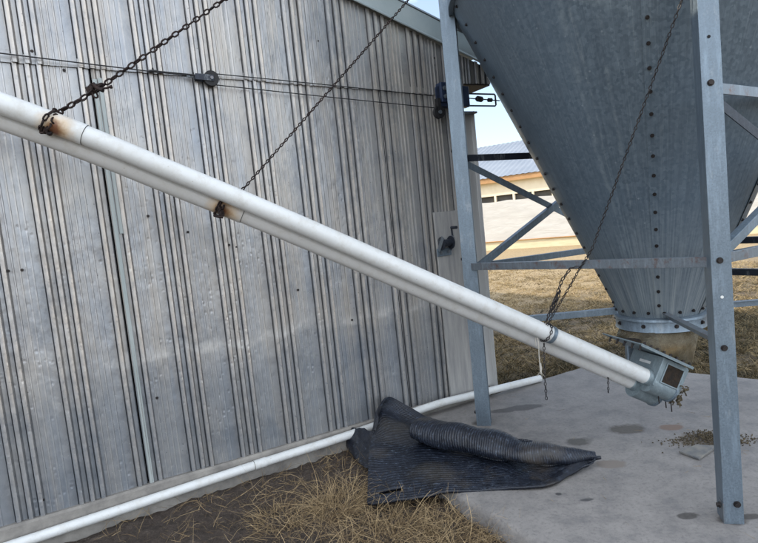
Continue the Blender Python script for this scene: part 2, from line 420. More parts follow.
rp.color_ramp.elements[0].color = (.10, .10, .10, 1); rp.color_ramp.elements[1].color = (.9, .9, .9, 1)
sx = wn.new('ShaderNodeSeparateXYZ'); wl.new(tc.outputs['Generated'], sx.inputs[0])
m1 = wn.new('ShaderNodeMath'); m1.operation = 'MULTIPLY_ADD'; wl.new(sx.outputs[1], m1.inputs[0]); m1.inputs[1].default_value = -.16; wl.new(nz.outputs['Fac'], m1.inputs[2])  # adds unseen bright cloud behind the camera as fill light
wl.new(m1.outputs[0], rp.inputs[0])
mx = wn.new('ShaderNodeMix'); mx.data_type = 'RGBA'; wl.new(rp.outputs[0], mx.inputs[0]); wl.new(sky.outputs[0], mx.inputs[6]); mx.inputs[7].default_value = (11.0, 11.6, 12.4, 1)
wl.new(mx.outputs[2], bg.inputs[0]); bg.inputs[1].default_value = .245

# ground sheet to the horizon
mb = MB(); R_ = 700
mb.add([(-R_, -R_, -.15), (R_, -R_, -.15), (R_, R_, -.15), (-R_, R_, -.15)], [(0, 1, 2, 3)])
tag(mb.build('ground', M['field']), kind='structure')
# rough soil by the wall
mb = MB(); NX, NY = 190, 170; x0, x1, y0, y1 = -3.6, 1.2, .8, 5.1
for j in range(NY + 1):
    for i in range(NX + 1):
        x = x0 + (x1 - x0) * i / NX; y = y0 + (y1 - y0) * j / NY
        p = V((x, y, 0))
        z = -.10 + .030 * noise.fractal(p * 2.2, .8, 2, 4) + .016 * noise.noise(p * 17) + .010 * noise.noise(p * 41)
        e = min(i, NX - i, j, NY - j) / 12
        if e < 1: z = -.165 + (z + .165) * e
        mb.v.append(V((x, y, z)))
for j in range(NY):
    for i in range(NX): a = j * (NX + 1) + i; mb.f.append((a, a + 1, a + NX + 2, a + NX + 1))
tag(mb.build('soil', M['soil'], smooth=60), kind='structure')
# concrete pad with a rounded, slightly ragged rim
mb = MB(); outline = []
cor = [(2.33, .03), (4.98, .03), (5.75, 2.4), (6.1, 5.2), (2.36, 5.2)]
for k in range(len(cor)):
    a, b = V(cor[k]), V(cor[(k + 1) % len(cor)]); n = max(2, int((b - a).length / .07))
    for i in range(n): outline.append(a.lerp(b, i / n))
rings = []
cen = V((4.1, 2.5))
for (ins, z) in ((-.012, -.24), (0, -.03), (.012, -.008), (.035, 0)):
    ring = []
    for i, p in enumerate(outline):
        j = noise.noise(V((p.x * 5, p.y * 5, 3))) * .014 + noise.noise(V((p.x * 19, p.y * 19, 8))) * .006
        q = p + (cen - p).normalized() * (ins + j)
        ring.append(S(q.x, q.y, z))
    rings.append(ring)
n = len(outline)
for r in rings: mb.v += r
for k in range(3):
    for i in range(n): mb.f.append((k * n + i, k * n + (i + 1) % n, (k + 1) * n + (i + 1) % n, (k + 1) * n + i))
mb.f.append(tuple(range(3 * n, 4 * n)))
tag(mb.build('concrete_pad', M['concrete'], smooth=50), kind='structure')

# ================================================================== METAL SHED
RIDGE_U = -1.9
def rake(u): return (3.222 - .347 * (u - 2.826)) if u > RIDGE_U else (3.222 - .347 * (RIDGE_U - 2.826) + .347 * (u - RIDGE_U))
UL = -7.47
shed = thing('metal_shed', 'weathered galvanized shed with ribbed gable wall and grey rake trim beside the bin', 'shed', S(0, 0, 0))
def profile(u0, u1):
    pts = []   # (u, q, beige, dark): weathering and grime plus painted warm reflection and rib shade
    c = .155 - .3375 * 40
    while c < u0 - .3: c += .3375
    us = []
    k = 0
    while c < u1 + .3:
        cc = c + random.uniform(-.006, .006)
        wob = [random.uniform(.85, 1.1) for _ in range(3)]
        for j, o in enumerate((-.062, 0, .060)):
            h = .019 * wob[j]; x = cc + o
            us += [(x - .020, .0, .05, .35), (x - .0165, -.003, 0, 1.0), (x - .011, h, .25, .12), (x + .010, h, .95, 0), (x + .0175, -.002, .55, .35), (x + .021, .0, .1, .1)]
        for j in range(4):
            x = cc + .105 + j * .032; h = .0028 * random.uniform(.5, 1.3) * (1 + 2.4 * min(1, max(0, (cc - 1.7) / .6)))
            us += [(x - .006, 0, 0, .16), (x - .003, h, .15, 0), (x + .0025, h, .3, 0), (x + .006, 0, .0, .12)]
        c += .3375
    us.sort(key=lambda a: a[0])
    return [p for p in us if u0 <= p[0] <= u1]
SEAM1, SEAM2 = .816, 2.826
def sheet(u0, u1, zb, zt, qo, levels=1, jag=0.0):
    pr = profile(u0, u1)
    pr = [(u0, 0, 0, 0)] + pr + [(u1, 0, 0, 0)]
    vs, tn, fs = [], [], []
    n = len(pr)
    for lv in range(levels + 1):
        k = lv / levels
        for (u, q, b, d) in pr:
            a0 = zb(u) if callable(zb) else zb; a1 = zt(u) if callable(zt) else zt
            z = a0 + (a1 - a0) * k
            if lv == 0 and jag: z += jag * noise.noise(V((u * 3, 0, 1)))
            wv = .006 * noise.noise(V((u * 1.3, z * 1.1, 2))) + .003 * noise.noise(V((u * 5, z * 2.5, 7)))
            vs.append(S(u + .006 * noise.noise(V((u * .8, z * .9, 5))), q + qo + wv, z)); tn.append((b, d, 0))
    for lv in range(levels):
        for i in range(n - 1): fs.append((lv * n + i, lv * n + i + 1, (lv + 1) * n + i + 1, (lv + 1) * n + i))
    return vs, fs, tn
def joint(u): return 2.735 - .045 * (u - .36)
mb = MB(); T = []
for (a, b, q) in ((UL, SEAM1 - .006, .0), (SEAM1 + .003, SEAM2 - .003, .0), (SEAM2 + .004, 3.62, -.002)):
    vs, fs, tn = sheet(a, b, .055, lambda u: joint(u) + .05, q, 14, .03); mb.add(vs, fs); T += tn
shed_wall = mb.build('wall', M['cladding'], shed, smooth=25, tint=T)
mb = MB(); T = []
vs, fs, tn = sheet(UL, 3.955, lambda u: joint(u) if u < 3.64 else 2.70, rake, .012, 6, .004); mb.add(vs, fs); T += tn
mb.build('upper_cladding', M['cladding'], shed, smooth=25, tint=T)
# dark backing, side walls
mb = MB()
mb.add([S(UL, -.05, .0), S(3.6, -.05, .0), S(3.6, -.05, rake(3.6)), S(RIDGE_U, -.05, rake(RIDGE_U)), S(UL, -.05, rake(UL))], [(0, 1, 2, 3, 4)])
mb.build('backing', M['dark_hole'], shed)
mb = MB()
mb.box(S(3.655, -9, 1.36), WD, WN, (0, 0, 1), .012, 8.93, 1.42)
mb.build('side_wall', M['corner_metal'], shed); mb = MB()
mb.box(S(UL + .02, -9, 1.2), WD, WN, (0, 0, 1), .012, 8.93, 1.3)
mb.build('side_wall', M['corner_metal'], shed)
mb = MB()   # roof sheets with an overhang
for (ua, ub) in ((RIDGE_U, 4.0), (UL - .35, RIDGE_U)):
    za, zb = rake(ua) + .19, rake(ub) + .19
    vs = [S(ua, .06, za), S(ub, .06, zb), S(ub, -18, zb), S(ua, -18, za)]
    vs += [v + V((0, 0, -.012)) for v in vs]
    mb.add(vs, [(0, 1, 2, 3), (4, 7, 6, 5), (0, 4, 5, 1), (1, 5, 6, 2), (2, 6, 7, 3), (3, 7, 4, 0)])
mb.build('roof', M['roof_metal'], shed)
mb = MB()   # rake trim: tall flat band with a drip lip
for (ua, ub) in ((RIDGE_U, 3.99), (RIDGE_U, UL - .3)):
    vs = []
    for u in (ua, ub):
        z = rake(u)
        for q, dz in ((.02, .172), (.052, .172), (.056, .02), (.074, -.004), (.071, -.012), (.045, .012), (.02, .012)): vs.append(S(u, q, z + dz))
    mb.add(vs, [(i, (i + 1) % 7, 7 + (i + 1) % 7, 7 + i) for i in range(7)] + [tuple(range(7)), tuple(range(7, 14))])
mb.build('rake_trim', M['trim_metal'], shed)
mb = MB()
mb.box(S(3.81, -.9, 2.705), WD, WN, (0, 0, 1), .145, .90, .012)
mb.build('soffit', M['soffit'], shed)
mb = MB()
mb.ext([(0, 0), (.105, 0), (.105, -.05), (.10, -.05), (.10, -.006), (0, -.006)], S(3.595, .022, .04), S(3.595, .022, 2.46), WD)
mb.build('corner_trim', M['corner_metal'], shed, bevel=.003)
mb = MB()
mb.box(S(3.40, .032, .84), WD, WN, (0, 0, 1), .186, .012, .80)
pk = mb.build('door_board', M['plank'], shed, bevel=.003)
mb = MB()
mb.box(S(.836, .014, 1.36), WD, WN, (0, 0, 1), .012, .006, 1.29)
mb.build('seam_strip', M['strip'], shed, bevel=.002); mb = MB()
mb.box(S(.868, .006, 2.18), WD, WN, (0, 0, 1), .014, .004, .48)
mb.build('seam_strip', M['strip'], shed, bevel=.002)
mb = MB()
n = 60; vs = []; fs = []
for i in range(n + 1):
    u = UL + (3.64 - UL) * i / n
    for q, z in ((-.04, .07), (.03, .075), (.036, .06), (.038, -.30), (-.04, -.30)):
        vs.append(S(u, q + .004 * noise.noise(V((u * 2, z, 1))), z + .008 * noise.noise(V((u * 1.7, q, 4)))))
for i in range(n):
    for k in range(5): fs.append((i * 5 + k, i * 5 + (k + 1) % 5, (i + 1) * 5 + (k + 1) % 5, (i + 1) * 5 + k))
mb.add(vs, fs)
mb.build('sill', M['sill'], shed)
for px, py in ((22, 270), (8, 271), (64, 70), (32, 51), (229, 245), (236, 247), (148, 216), (157, 398), (43, 500), (434, 58), (434, 65), (318, 41), (188, 232), (298, 290), (352, 320), (330, 352)):
    u, z = Uz(px, py, .01)
    bolts([(S(u, .010, z), WN, .0065, .006)], 'bolt_dark', shed, 'screw')

# hand winch on the door board
wu, wz = Uz(444, 243, .06)
hw = thing('hand_winch', 'small hand winch on a galvanized plate on the shed door board, behind the bin leg', 'winch', S(wu, .05, wz))
mb = MB(); mb.box(S(wu, .05, wz - .075), WD, WN, (0, 0, 1), .072, .006, .032); mb.build('mounting_plate', M['galvanized'], hw, bevel=.003)
bolts([(S(wu + du, .056, wz - .075), WN, .012, .012) for du in (-.035, .04)], 'galvanized_worn', hw)
mb = MB(); mb.tube([S(wu - .045, .09, wz), S(wu + .05, .09, wz)], .03, 14); mb.tube([S(wu - .048, .09, wz), S(wu - .044, .09, wz)], .055, 16); mb.tube([S(wu + .046, .09, wz), S(wu + .052, .09, wz)], .055, 16)
mb.build('spool', M['dark_steel'], hw, smooth=40)
mb = MB()
mb.ext([(-.02, 0), (.02, 0), (.02, .005), (-.02, .005)], S(wu - .06, .055, wz - .06), S(wu - .05, .12, wz + .05), WN)
mb.build('side_plate', M['galvanized_worn'], hw); mb = MB()
mb.ext([(-.02, 0), (.02, 0), (.02, .005), (-.02, .005)], S(wu + .058, .055, wz - .06), S(wu + .05, .12, wz + .05), WN)
mb.build('side_plate', M['galvanized_worn'], hw)
mb = MB(); mb.tube([S(wu + .05, .09, wz), S(wu + .075, .09, wz), S(wu + .06, .1, wz + .12)], .008, 8); mb.tube([S(wu + .06, .1, wz + .12), S(wu + .06, .17, wz + .12)], .013, 10)
mb.build('crank_handle', M['dark_steel'], hw, smooth=40)

# curtain cable bracket at the shed corner
bu, bz = Uz(450, 102, .08)
cb = thing('cable_bracket', 'dark cable bracket with pulley wheel and open frame under the shed eave corner', 'bracket', S(bu, .05, bz))
mb = MB()
mb.box(S(3.50, .055, 2.575), WD, WN, (0, 0, 1), .15, .035, .085)
mb.box(S(3.395, .075, 2.60), WD, WN, (0, 0, 1), .045, .04, .08)
mb.build('housing', M['dark_paint'], cb, bevel=.006)
bolts([(S(3.38, .118, 2.63), WN, .014, .01), (S(3.385, .118, 2.565), WN, .014, .01)], 'galvanized_worn', cb)
pu, pz = Uz(438.5, 112.5, .08)
mb = MB()
c = S(pu, .085, pz)
mb.tube([c - WN * .016, c - WN * .010, c - WN * .004, c + WN * .004, c + WN * .010, c + WN * .016], [.05, .05, .040, .040, .05, .05], 24)
mb.box(S(pu, .085, pz + .05), WD, WN, (0, 0, 1), .014, .022, .06)
mb.build('pulley_wheel', M['cable_dark'], cb, smooth=35)
mb = MB(); mb.tube([c + WN * .016, c + WN * .026], .016, 10); mb.build('axle', M['galvanized_worn'], cb)
mb = MB()
u0, u1, z0, z1 = 3.64, 3.955, 2.505, 2.605
pts = [S(u0, .06, z1), S(u1 - .01, .06, z1), S(u1, .06, z1 - .01), S(u1, .06, z0 + .01), S(u1 - .01, .06, z0), S(u0, .06, z0)]
mb.tube(pts, .0075, 8); mb.build('open_frame', M['dark_steel'], cb, smooth=40)
mb = MB()
zc = (z0 + z1) / 2
mb.tube([S(3.66, .06, zc + .012), S(4.0, .06, zc - .004)], .005, 8)
mb.tube([S(3.74, .06, zc + .008), S(3.755, .06, zc + .01), S(3.80, .06, zc + .004), S(3.815, .06, zc + .002)], [.012, .024, .024, .012], 10)
mb.tube([S(3.875, .06, zc), S(3.91, .06, zc)], .018, 8)
mb.build('tension_bolt', M['cable_dark'], cb, smooth=40)
mb = MB(); mb.box(S(3.57, .08, 2.44), WD, WN, (0, 0, 1), .13, .03, .008); mb.build('foot_plate', M['galvanized_worn'], cb)

# cable run and the pulley hanging in it
def wpt(px, py, q): u, z = Uz(px, py, q); return S(u, q, z)
pc = wpt(211, 78.5, .05)
mb = MB()
mb.tube([S(-3.0, .05, 2.95), wpt(0, 53, .05), wpt(152, 71.5, .05), wpt(195, 76, .05)], .0042, 6)
for px, py in ((153, 71), (193.5, 75.5)):
    p = wpt(px, py, .05); mb.tube([p - WD * .022, p + WD * .022], .009, 7); mb.tube([p - V((0, 0, .012)), p + V((0, 0, .02))], .006, 6)
mb.tube([wpt(147, 71.5, .05), wpt(150, 71, .05) + V((0, 0, .004)), wpt(193, 74.5, .05)], .004, 6)
o = mb.build('pull_cable', M['cable_dark'], smooth=50); tag(o, 'single dark wire cable with two clips running left from the pulley along the shed wall', 'cable')
mb = MB()
mb.tube([wpt(214, 73.5, .05), wpt(320, 84, .05), wpt(432, 95.5, .05)], .0038, 6)
o = mb.build('return_cable', M['cable_dark'], smooth=50); tag(o, 'upper of the two thin wires between the pulley and the corner bracket', 'cable'); mb = MB()
mb.tube([wpt(213, 84.5, .05), wpt(320, 96, .05), wpt(437, 108, .05)], .0038, 6)
o = mb.build('return_cable', M['cable_dark'], smooth=50); tag(o, 'lower of the two thin wires between the pulley and the corner bracket', 'cable')
pl = thing('cable_pulley', 'round black pulley block strung in the wire cable across the shed wall', 'pulley', pc)
mb = MB()
mb.tube([pc - WN * .016, pc - WN * .011, pc - WN * .004, pc + WN * .004, pc + WN * .011, pc + WN * .016], [.050, .050, .040, .040, .050, .050], 24); mb.build('wheel', M['cable_dark'], pl, smooth=35)
mb = MB(); cdir = (wpt(232, 80.5, .05) - pc).normalized()
for s in (-1, 1):
    c = pc + WN * (.020 * s)
    mb.box(c - cdir * .045, cdir, WN, cdir.cross(WN), .06, .003, .02)
mb.box(pc - cdir * .095, cdir, WN, cdir.cross(WN), .012, .022, .014)
mb.build('cheek_plate', M['dark_steel'], pl, bevel=.002)
mb = MB(); mb.tube([pc + WN * .022, pc + WN * .030], .011, 8); mb.build('axle', M['galvanized_worn'], pl)
mb = MB(); mb.tube([pc - cdir * .155, pc - cdir * .10], .005, 8); mb.build('eye_bolt', M['galvanized_worn'], pl)

# ================================================================== GRAIN BIN
C = V((1.903, 3.823, 0))
ML, RL = G(480, 424), G(733, 522)
sv = RL - ML; pv = V((-sv.y, sv.x, 0))
BL, BR = ML + pv, RL + pv
C = (ML + BR) / 2; C.z = 0
binn = thing('grain_bin', 'galvanized hopper bottom grain bin standing on four steel legs on the pad', 'grain bin', C)
RZ0, RZ1, RR0, RR1 = .80, 3.02, .262, 1.225
def rad(z): return RR0 + (RR1 - RR0) * (z - RZ0) / (RZ1 - RZ0)
SEAM = math.radians(-114.3); STEP = math.radians(72)
mb = MB(); NA = 20; NZ = 14
SEAMS = [0, 66, 148, 222, 294, 360]
for k in range(5):
    vs, fs = [], []
    STEP = math.radians(SEAMS[k + 1] - SEAMS[k])
    a0 = SEAM + math.radians(SEAMS[k]) - .004
    for i in range(NA + 1):
        a = a0 + (STEP * 1.0 + (lambda z: .0)(0)) * i / NA
        for j in range(NZ + 1):
            z = RZ0 + (RZ1 - RZ0) * j / NZ
            lap = .035 / rad(z)
            aa = a0 - (lap if i == 0 else 0) + STEP * i / NA
            r = rad(z) + (.006 if i <= 1 else .006 * max(0, 1 - i / NA)) + .004 * noise.noise(V((aa * 2, z * 1.5, k)))
            vs.append(C + V((r * math.cos(aa), r * math.sin(aa), z)))
    for i in range(NA):
        for j in range(NZ): fs.append((i * (NZ + 1) + j, (i + 1) * (NZ + 1) + j, (i + 1) * (NZ + 1) + j + 1, i * (NZ + 1) + j + 1))
    mb.add(vs, fs)
hop = mb.build('hopper', M['hopper_galv'], binn, smooth=50)
hop.location = (0, 0, 0)
# object space of the hopper is centred on the axis with z = 0 at the pad: texture streaks use it
mb = MB(); mb.bolt(V((0, 0, 0)) + C, (0, 0, 1), .0078, .010)
b0 = mb.build('bolt', M['bolt_dark'], hop)
b0.parent = hop
def put_bolt(p, nrm, first=[True]):
    o = b0 if first[0] else b0.copy()
    if not first[0]: COL.objects.link(o)
    first[0] = False
    o.parent = hop; o.location = p - C; o.rotation_euler = V(nrm).to_track_quat('Z', 'Y').to_euler()
slope = (RR1 - RR0) / (RZ1 - RZ0)
def cone_n(a): return V((math.cos(a), math.sin(a), -slope)).normalized()
for k in (-1, 0, 1):
    z = RZ0 + .09
    while z < RZ1 - .03:
        a = SEAM + math.radians(66) * k - .012 / rad(z)
        r = rad(z) + .007
        put_bolt(C + V((r * math.cos(a), r * math.sin(a), z)), cone_n(a)); z += .097 + .012 * (z - RZ0)
for i in range(16):
    a = SEAM + (i - 7) * 2 * PI / 19 + .06; z = RZ0 + .035; r = rad(z) + .007
    put_bolt(C + V((r * math.cos(a), r * math.sin(a), z)), cone_n(a))
# collar ring under the cone
mb = MB(); prof = [(.262, .80), (.292, .79), (.295, .775), (.283, .77), (.283, .715), (.288, .705), (.270, .70), (.255, .72), (.255, .79)]
NA = 48; vs, fs = [], []
for i in range(NA):
    a = 2 * PI * i / NA
    for r, z in prof: vs.append(C + V((r * math.cos(a), r * math.sin(a), z)))
n = len(prof)
for i in range(NA):
    for k in range(n): fs.append((i * n + k, ((i + 1) % NA) * n + k, ((i + 1) % NA) * n + (k + 1) % n, i * n + (k + 1) % n))
mb.add(vs, fs); col = mb.build('collar', M['galvanized'], binn, smooth=35)
for i in range(8):
    a = SEAM + (i - 4) * 2 * PI / 9 + .3; bolts([(C + V((.285 * math.cos(a), .285 * math.sin(a), .745)), (math.cos(a), math.sin(a), 0), .010, .012)], 'bolt_dark', col)
# ring beam, bin wall and roof above
def lathe(prof, NA=64, closed=False):
    mb = MB(); vs, fs = [], []
    for i in range(NA):
        a = 2 * PI * i / NA
        for r, z in prof: vs.append(C + V((r * math.cos(a), r * math.sin(a), z)))
    n = len(prof)
    for i in range(NA):
        for k in range(n if closed else n - 1): fs.append((i * n + k, ((i + 1) % NA) * n + k, ((i + 1) % NA) * n + (k + 1) % n, i * n + (k + 1) % n))
    mb.add(vs, fs); return mb
lathe([(1.222, 3.0), (1.255, 3.0), (1.255, 3.12), (1.222, 3.12)], closed=True).build('ring_beam', M['galvanized'], binn, smooth=30)
wp_ = []
z = 3.12
while z < 5.4: wp_.append((1.228 + .006 * math.sin((z - 3.12) / .085 * 2 * PI), z)); z += .014
lathe(wp_, 72).build('bin_wall', M['galvanized'], binn, smooth=60)
lathe([(1.29, 5.36), (.25, 6.05), (.25, 6.15), (.02, 6.2)]).build('bin_roof', M['galvanized'], binn, smooth=40)
# legs: open channels with the web facing out
def leg(P):
    out = (P - C); out.z = 0; out.normalize(); sd = V((-out.y, out.x, 0))
    mb = MB(); w_, d_, t = .0425, .105, .005
    pr = [(-w_, -d_), (-w_, 0), (w_, 0), (w_, -d_), (w_ - .016, -d_), (w_ - .016, -d_ + t), (w_ - t, -d_ + t), (w_ - t, -t), (-w_ + t, -t), (-w_ + t, -d_ + t), (-w_ + .016, -d_ + t), (-w_ + .016, -d_)]
    p = P + out * .02
    vs = [p + sd * a + out * b for a, b in pr] + [p + sd * a + out * b + V((0, 0, 4.3)) for a, b in pr]
    n = len(pr)
    mb.add(vs, [(i, (i + 1) % n, n + (i + 1) % n, n + i) for i in range(n)] + [tuple(range(n, 2 * n))])
    lg = mb.build('leg', M['galvanized'], binn, bevel=.002)
    mb = MB()
    mb.box(p - out * .05 + V((0, 0, .006)), sd, out, (0, 0, 1), .03, .04, .006)
    mb.ext([(0, 0), (.06, 0), (.06, .006), (0, .006)], p + sd * (-.045) - out * .06 + V((0, 0, .0)), p + sd * (-.045) - out * .06 + V((0, 0, .1)), out)
    mb.build('foot_plate', M['galvanized_worn'], lg)
    bolts([(p + sd * .015 + out * .001 + V((0, 0, .10)), out, .012, .012), (p - sd * .052 - out * .03 + V((0, 0, .08)), -sd, .011, .012)], 'bolt_dark', lg)
    bolts([(p - sd * .006 + out * .001 + V((0, 0, z)), out, .011, .011) for z in (.86, 1.27, 2.07)], 'bolt_dark', lg)
    for z in (1.10, 2.27):
        c = p - sd * .004 + out * .0015 + V((0, 0, z)); MB().tube([c - out * .001, c + out * .001], .007, 12).build('bolt_hole', M['label_white'] if z < 2 else M['dark_hole'], lg)  # uncut holes: the white disc paints daylight showing through
    return out, sd
legs = {k: leg(p) for k, p in (('m', ML), ('r', RL), ('bl', BL), ('br', BR))}
def at(P, z, dz=0): return V((P.x, P.y, z))
def strut(P, Q, mat, side=(0, 0, -1), w=.05, name='brace'):
    mb = MB(); mb.angle_bar(P, Q, side, w); return mb.build(name, M[mat], binn, bevel=.0015)
# inward offset so bars bolt on the inside of the legs
def inn(P, z, k=.07): d = (C - P); d.z = 0; return V((P.x, P.y, 0)) + d.normalized() * k + V((0, 0, z))
strut(at(ML, 1.235), at(RL, 1.285), 'galvanized_worn', name='girt')
strut(inn(ML, 2.03), inn(BL, 2.03), 'dark_steel', name='girt')
strut(inn(ML, 1.23), inn(BL, 1.20), 'galvanized', name='girt')
strut(inn(ML, 2.0, .06), inn(BL, 1.22, .06), 'galvanized')
strut(inn(ML, 1.22, .09), inn(BL, 2.0, .09), 'galvanized')
strut(inn(RL, 2.09, .05), inn(BR, 2.05), 'galvanized_worn', name='girt')
strut(inn(RL, 1.29, .05), inn(BR, 1.27), 'galvanized_worn', name='girt')
strut(inn(RL, 2.06, .04), inn(BR, 1.28, .04), 'dark_steel')
strut(inn(RL, 1.27, .08), inn(BR, 2.0, .08), 'galvanized')
strut(inn(BL, 1.22), inn(BR, 1.22), 'dark_steel', name='girt')
strut(inn(BL, .98), inn(BR, .98), 'dark_steel', name='girt')
strut(inn(BL, 2.03), inn(BR, 2.03), 'dark_steel', name='girt')
for P, z in ((ML, .795), (RL, .90), (BL, .85), (BR, .86)):
    d = (P - C); d.z = 0; d.normalize()
    strut(inn(P, z, .0), C + d * .275 + V((0, 0, .835)), 'galvanized_worn' if P is RL else 'galvanized', name='outlet_stay', w=.045)

# ================================================================== AUGER TUBES
def inv(x): return .3704 + x * (.274 - .3704) / 655
def ctr(pts): return [D(x, y, 1 / inv(x)) for x, y in pts]
raw = [(-440, -52), (-200, 31), (0, 103), (85, 135), (160, 166), (238, 198), (330, 237.5), (420, 277), (510, 316.5), (551.6, 335), (600, 356.3), (652, 379.2)]
fp = ctr(raw)
def smoothline(pts, n=8):
    out = []
    for i in range(len(pts) - 1):
        p0, p1, p2, p3 = pts[max(i - 1, 0)], pts[i], pts[i + 1], pts[min(i + 2, len(pts) - 1)]
        for k in range(n):
            t = k / n
            out.append(.5 * ((2 * p1) + (p2 - p0) * t + (2 * p0 - 5 * p1 + 4 * p2 - p3) * t * t + (3 * p1 - p0 - 3 * p2 + p3) * t ** 3))
    out.append(pts[-1]); return out
OFF = V((0, .104, -.086))
fl = smoothline(fp); rl = [p + OFF for p in fl]
def on(line, px):
    best = min(range(len(line)), key=lambda i: abs(proj(line[i])[0] - px)); i = max(1, min(len(line) - 2, best))
    return line[i], (line[i + 1] - line[i - 1]).normalized()
def proj(p):
    c = ROT.transposed() @ (p - O); return CX + F * c.x / -c.z, CY - F * c.y / -c.z
def span(line, a, b): return [p for p in line if a <= proj(p)[0] <= b]
def at_px(line, px):
    for a, b in zip(line, line[1:]):
        xa, xb = proj(a)[0], proj(b)[0]
        if xa <= px <= xb:
            return a.lerp(b, (px - xa) / (xb - xa)), (b - a).normalized()
    return line[-1], (line[-1] - line[-2]).normalized()
f0, _ = at_px(fl, 300); r0, _ = at_px(rl, 300)
cl1, t1 = at_px(fl, 52); cl2, t2 = at_px(rl, 219)
m_pvc('pvc_upper', [(cl1 + t1 * .03 - f0 + V((0, -.04, -.03)), .11)])
m_pvc('pvc_lower', [(cl2 + t2 * .03 - r0 + V((0, -.04, -.02)), .11)], (.64, .64, .63))
m_pvc('pvc_pipe', [])
RT = .050
ft = thing('auger_tube', 'upper white PVC auger tube with a rust stain under its chain, nearest the camera', 'auger tube', f0, 'white auger tubes')
MB().tube(fl, RT, 32).build('pipe', M['pvc_upper'], ft, smooth=40)
def sleeve(line, a, b, r, name, mat, par, n=28):
    pa, ta = at_px(line, a); pb, tb = at_px(line, b)
    mid = [p for p in line if a + 1 < proj(p)[0] < b - 1]
    pts = [pa] + mid + [pb]
    rr = [r] * len(pts)
    pts = [pa - ta * .0005] + pts + [pb + tb * .0005]; rr = [r - .004] + rr + [r - .004]
    return MB().tube(pts, rr, n).build(name, M[mat], par, smooth=35)
sleeve(fl, -400, 85, RT + .0035, 'bell_end', 'pvc_upper', ft)
sleeve(fl, 85.1, 85.5, RT + .0010, 'joint_gap', 'dark_hole', ft)
sleeve(fl, 549.5, 552.5, RT + .005, 'clamp_ring', 'galvanized', ft)
rtb = thing('auger_tube', 'lower white PVC auger tube behind the other, with a rusty clamp halfway', 'auger tube', r0, 'white auger tubes')
MB().tube(rl, RT, 32).build('pipe', M['pvc_lower'], rtb, smooth=40)
sleeve(rl, -300, 243, RT + .0035, 'bell_end', 'pvc_lower', rtb)
sleeve(rl, 243.1, 243.5, RT + .0010, 'joint_gap', 'dark_hole', rtb)

# ================================================================== AUGER BOOT
P0, T0 = at_px(fl, 648)
W0 = V((-T0.y, T0.x, 0)).normalized(); M0 = T0.cross(W0); M0 = M0 if M0.z > 0 else -M0
def Bt(s, w_, m): return P0 + T0 * s + W0 * w_ + M0 * m
boot = thing('auger_boot', 'galvanized twin auger boot bolted under the bin outlet, dirty window in its side', 'auger boot', P0)
s0, s1, w0, w1, mt = .0, .215, -.072, .235, .155
mb = MB()
# body: end face at s0 where the tubes enter, a rounded trough along the bottom
sec = [(w0 + .006, mt), (w0 + .006, -.035), (w0 + .07, -.05), (w1 - .09, -.09), (w1 - .02, -.08), (w1 - .01, mt)]
n = len(sec)
vs = [Bt(s0, a, b) for a, b in sec] + [Bt(s1 - .02, a, b) for a, b in sec] + [Bt(s1, a * .97, b * .95) for a, b in sec]
fs = [(k * n + i, k * n + (i + 1) % n, (k + 1) * n + (i + 1) % n, (k + 1) * n + i) for k in range(2) for i in range(n)]
fs += [tuple(range(n))[::-1], tuple(range(2 * n, 3 * n))]
mb.add(vs, fs); body = mb.build('body', M['galvanized_boot'], boot, bevel=.004)
for dw, dm in ((0.0, 0.0), (OFF.dot(W0), OFF.dot(M0))):    # the two rounded troughs that carry the tubes
    c0 = Bt(0, dw, dm - .024)
    MB().tube([c0 + T0 * .004, c0 + T0 * .185, c0 + T0 * .205, c0 + T0 * .214], [.070, .070, .064, .045], 28).build('trough', M['galvanized_boot'], boot, smooth=35)
    MB().tube([c0 + T0 * .176, c0 + T0 * .178, c0 + T0 * .190, c0 + T0 * .192], [.070, .076, .076, .070], 28).build('trough_band', M['galvanized'], boot, smooth=35)
mb = MB()
mb.box(Bt(-.018, .085, mt + .012), T0, W0, M0, .212, .20, .004)
mb.box(Bt(-.018, -.112, mt + .008), T0, W0, M0, .212, .003, .009)
mb.build('flange', M['galvanized_boot'], boot, bevel=.002)
bolts([(Bt(-.20 + i * .053, -.095, mt + .02), M0, .008, .014) for i in range(8)] + [(Bt(-.2, -.075 + i * .075, mt + .004), -M0, .007, .03) for i in range(5)], 'bolt_dark', boot, 'flange_bolt')
mb = MB()   # window frame and the feed behind it
ws0, ws1, wm0, wm1 = .045, .175, .005, .125
for (a, b, c, d) in ((ws0 - .009, ws0, wm0 - .009, wm1 + .009), (ws1, ws1 + .009, wm0 - .009, wm1 + .009), (ws0, ws1, wm1, wm1 + .009), (ws0, ws1, wm0 - .009, wm0)):
    mb.box(Bt((a + b) / 2, w0 + .0025, (c + d) / 2), T0, W0, M0, (b - a) / 2, .0035, (d - c) / 2)
win = mb.build('window_frame', M['galvanized_boot'], boot, bevel=.002)
mb = MB(); N = 14; vs = []; fs = []
for i in range(N + 1):
    for j in range(N + 1):
        s = ws0 + (ws1 - ws0) * i / N; m_ = wm0 + (wm1 - wm0) * j / N
        vs.append(Bt(s, w0 + .004 - .0015 * noise.noise(V((s * 60, m_ * 60, 0))), m_))
for i in range(N):
    for j in range(N): a = i * (N + 1) + j; fs.append((a, a + 1, a + N + 2, a + N + 1))
mb.add(vs, fs); mb.build('pane', M['feed_dark'], win, smooth=60)
mb = MB(); mb.box(Bt(s0 - .004, .075, .095), W0, T0, M0, .05, .002, .009); mb.build('label', M['label_white'], boot)
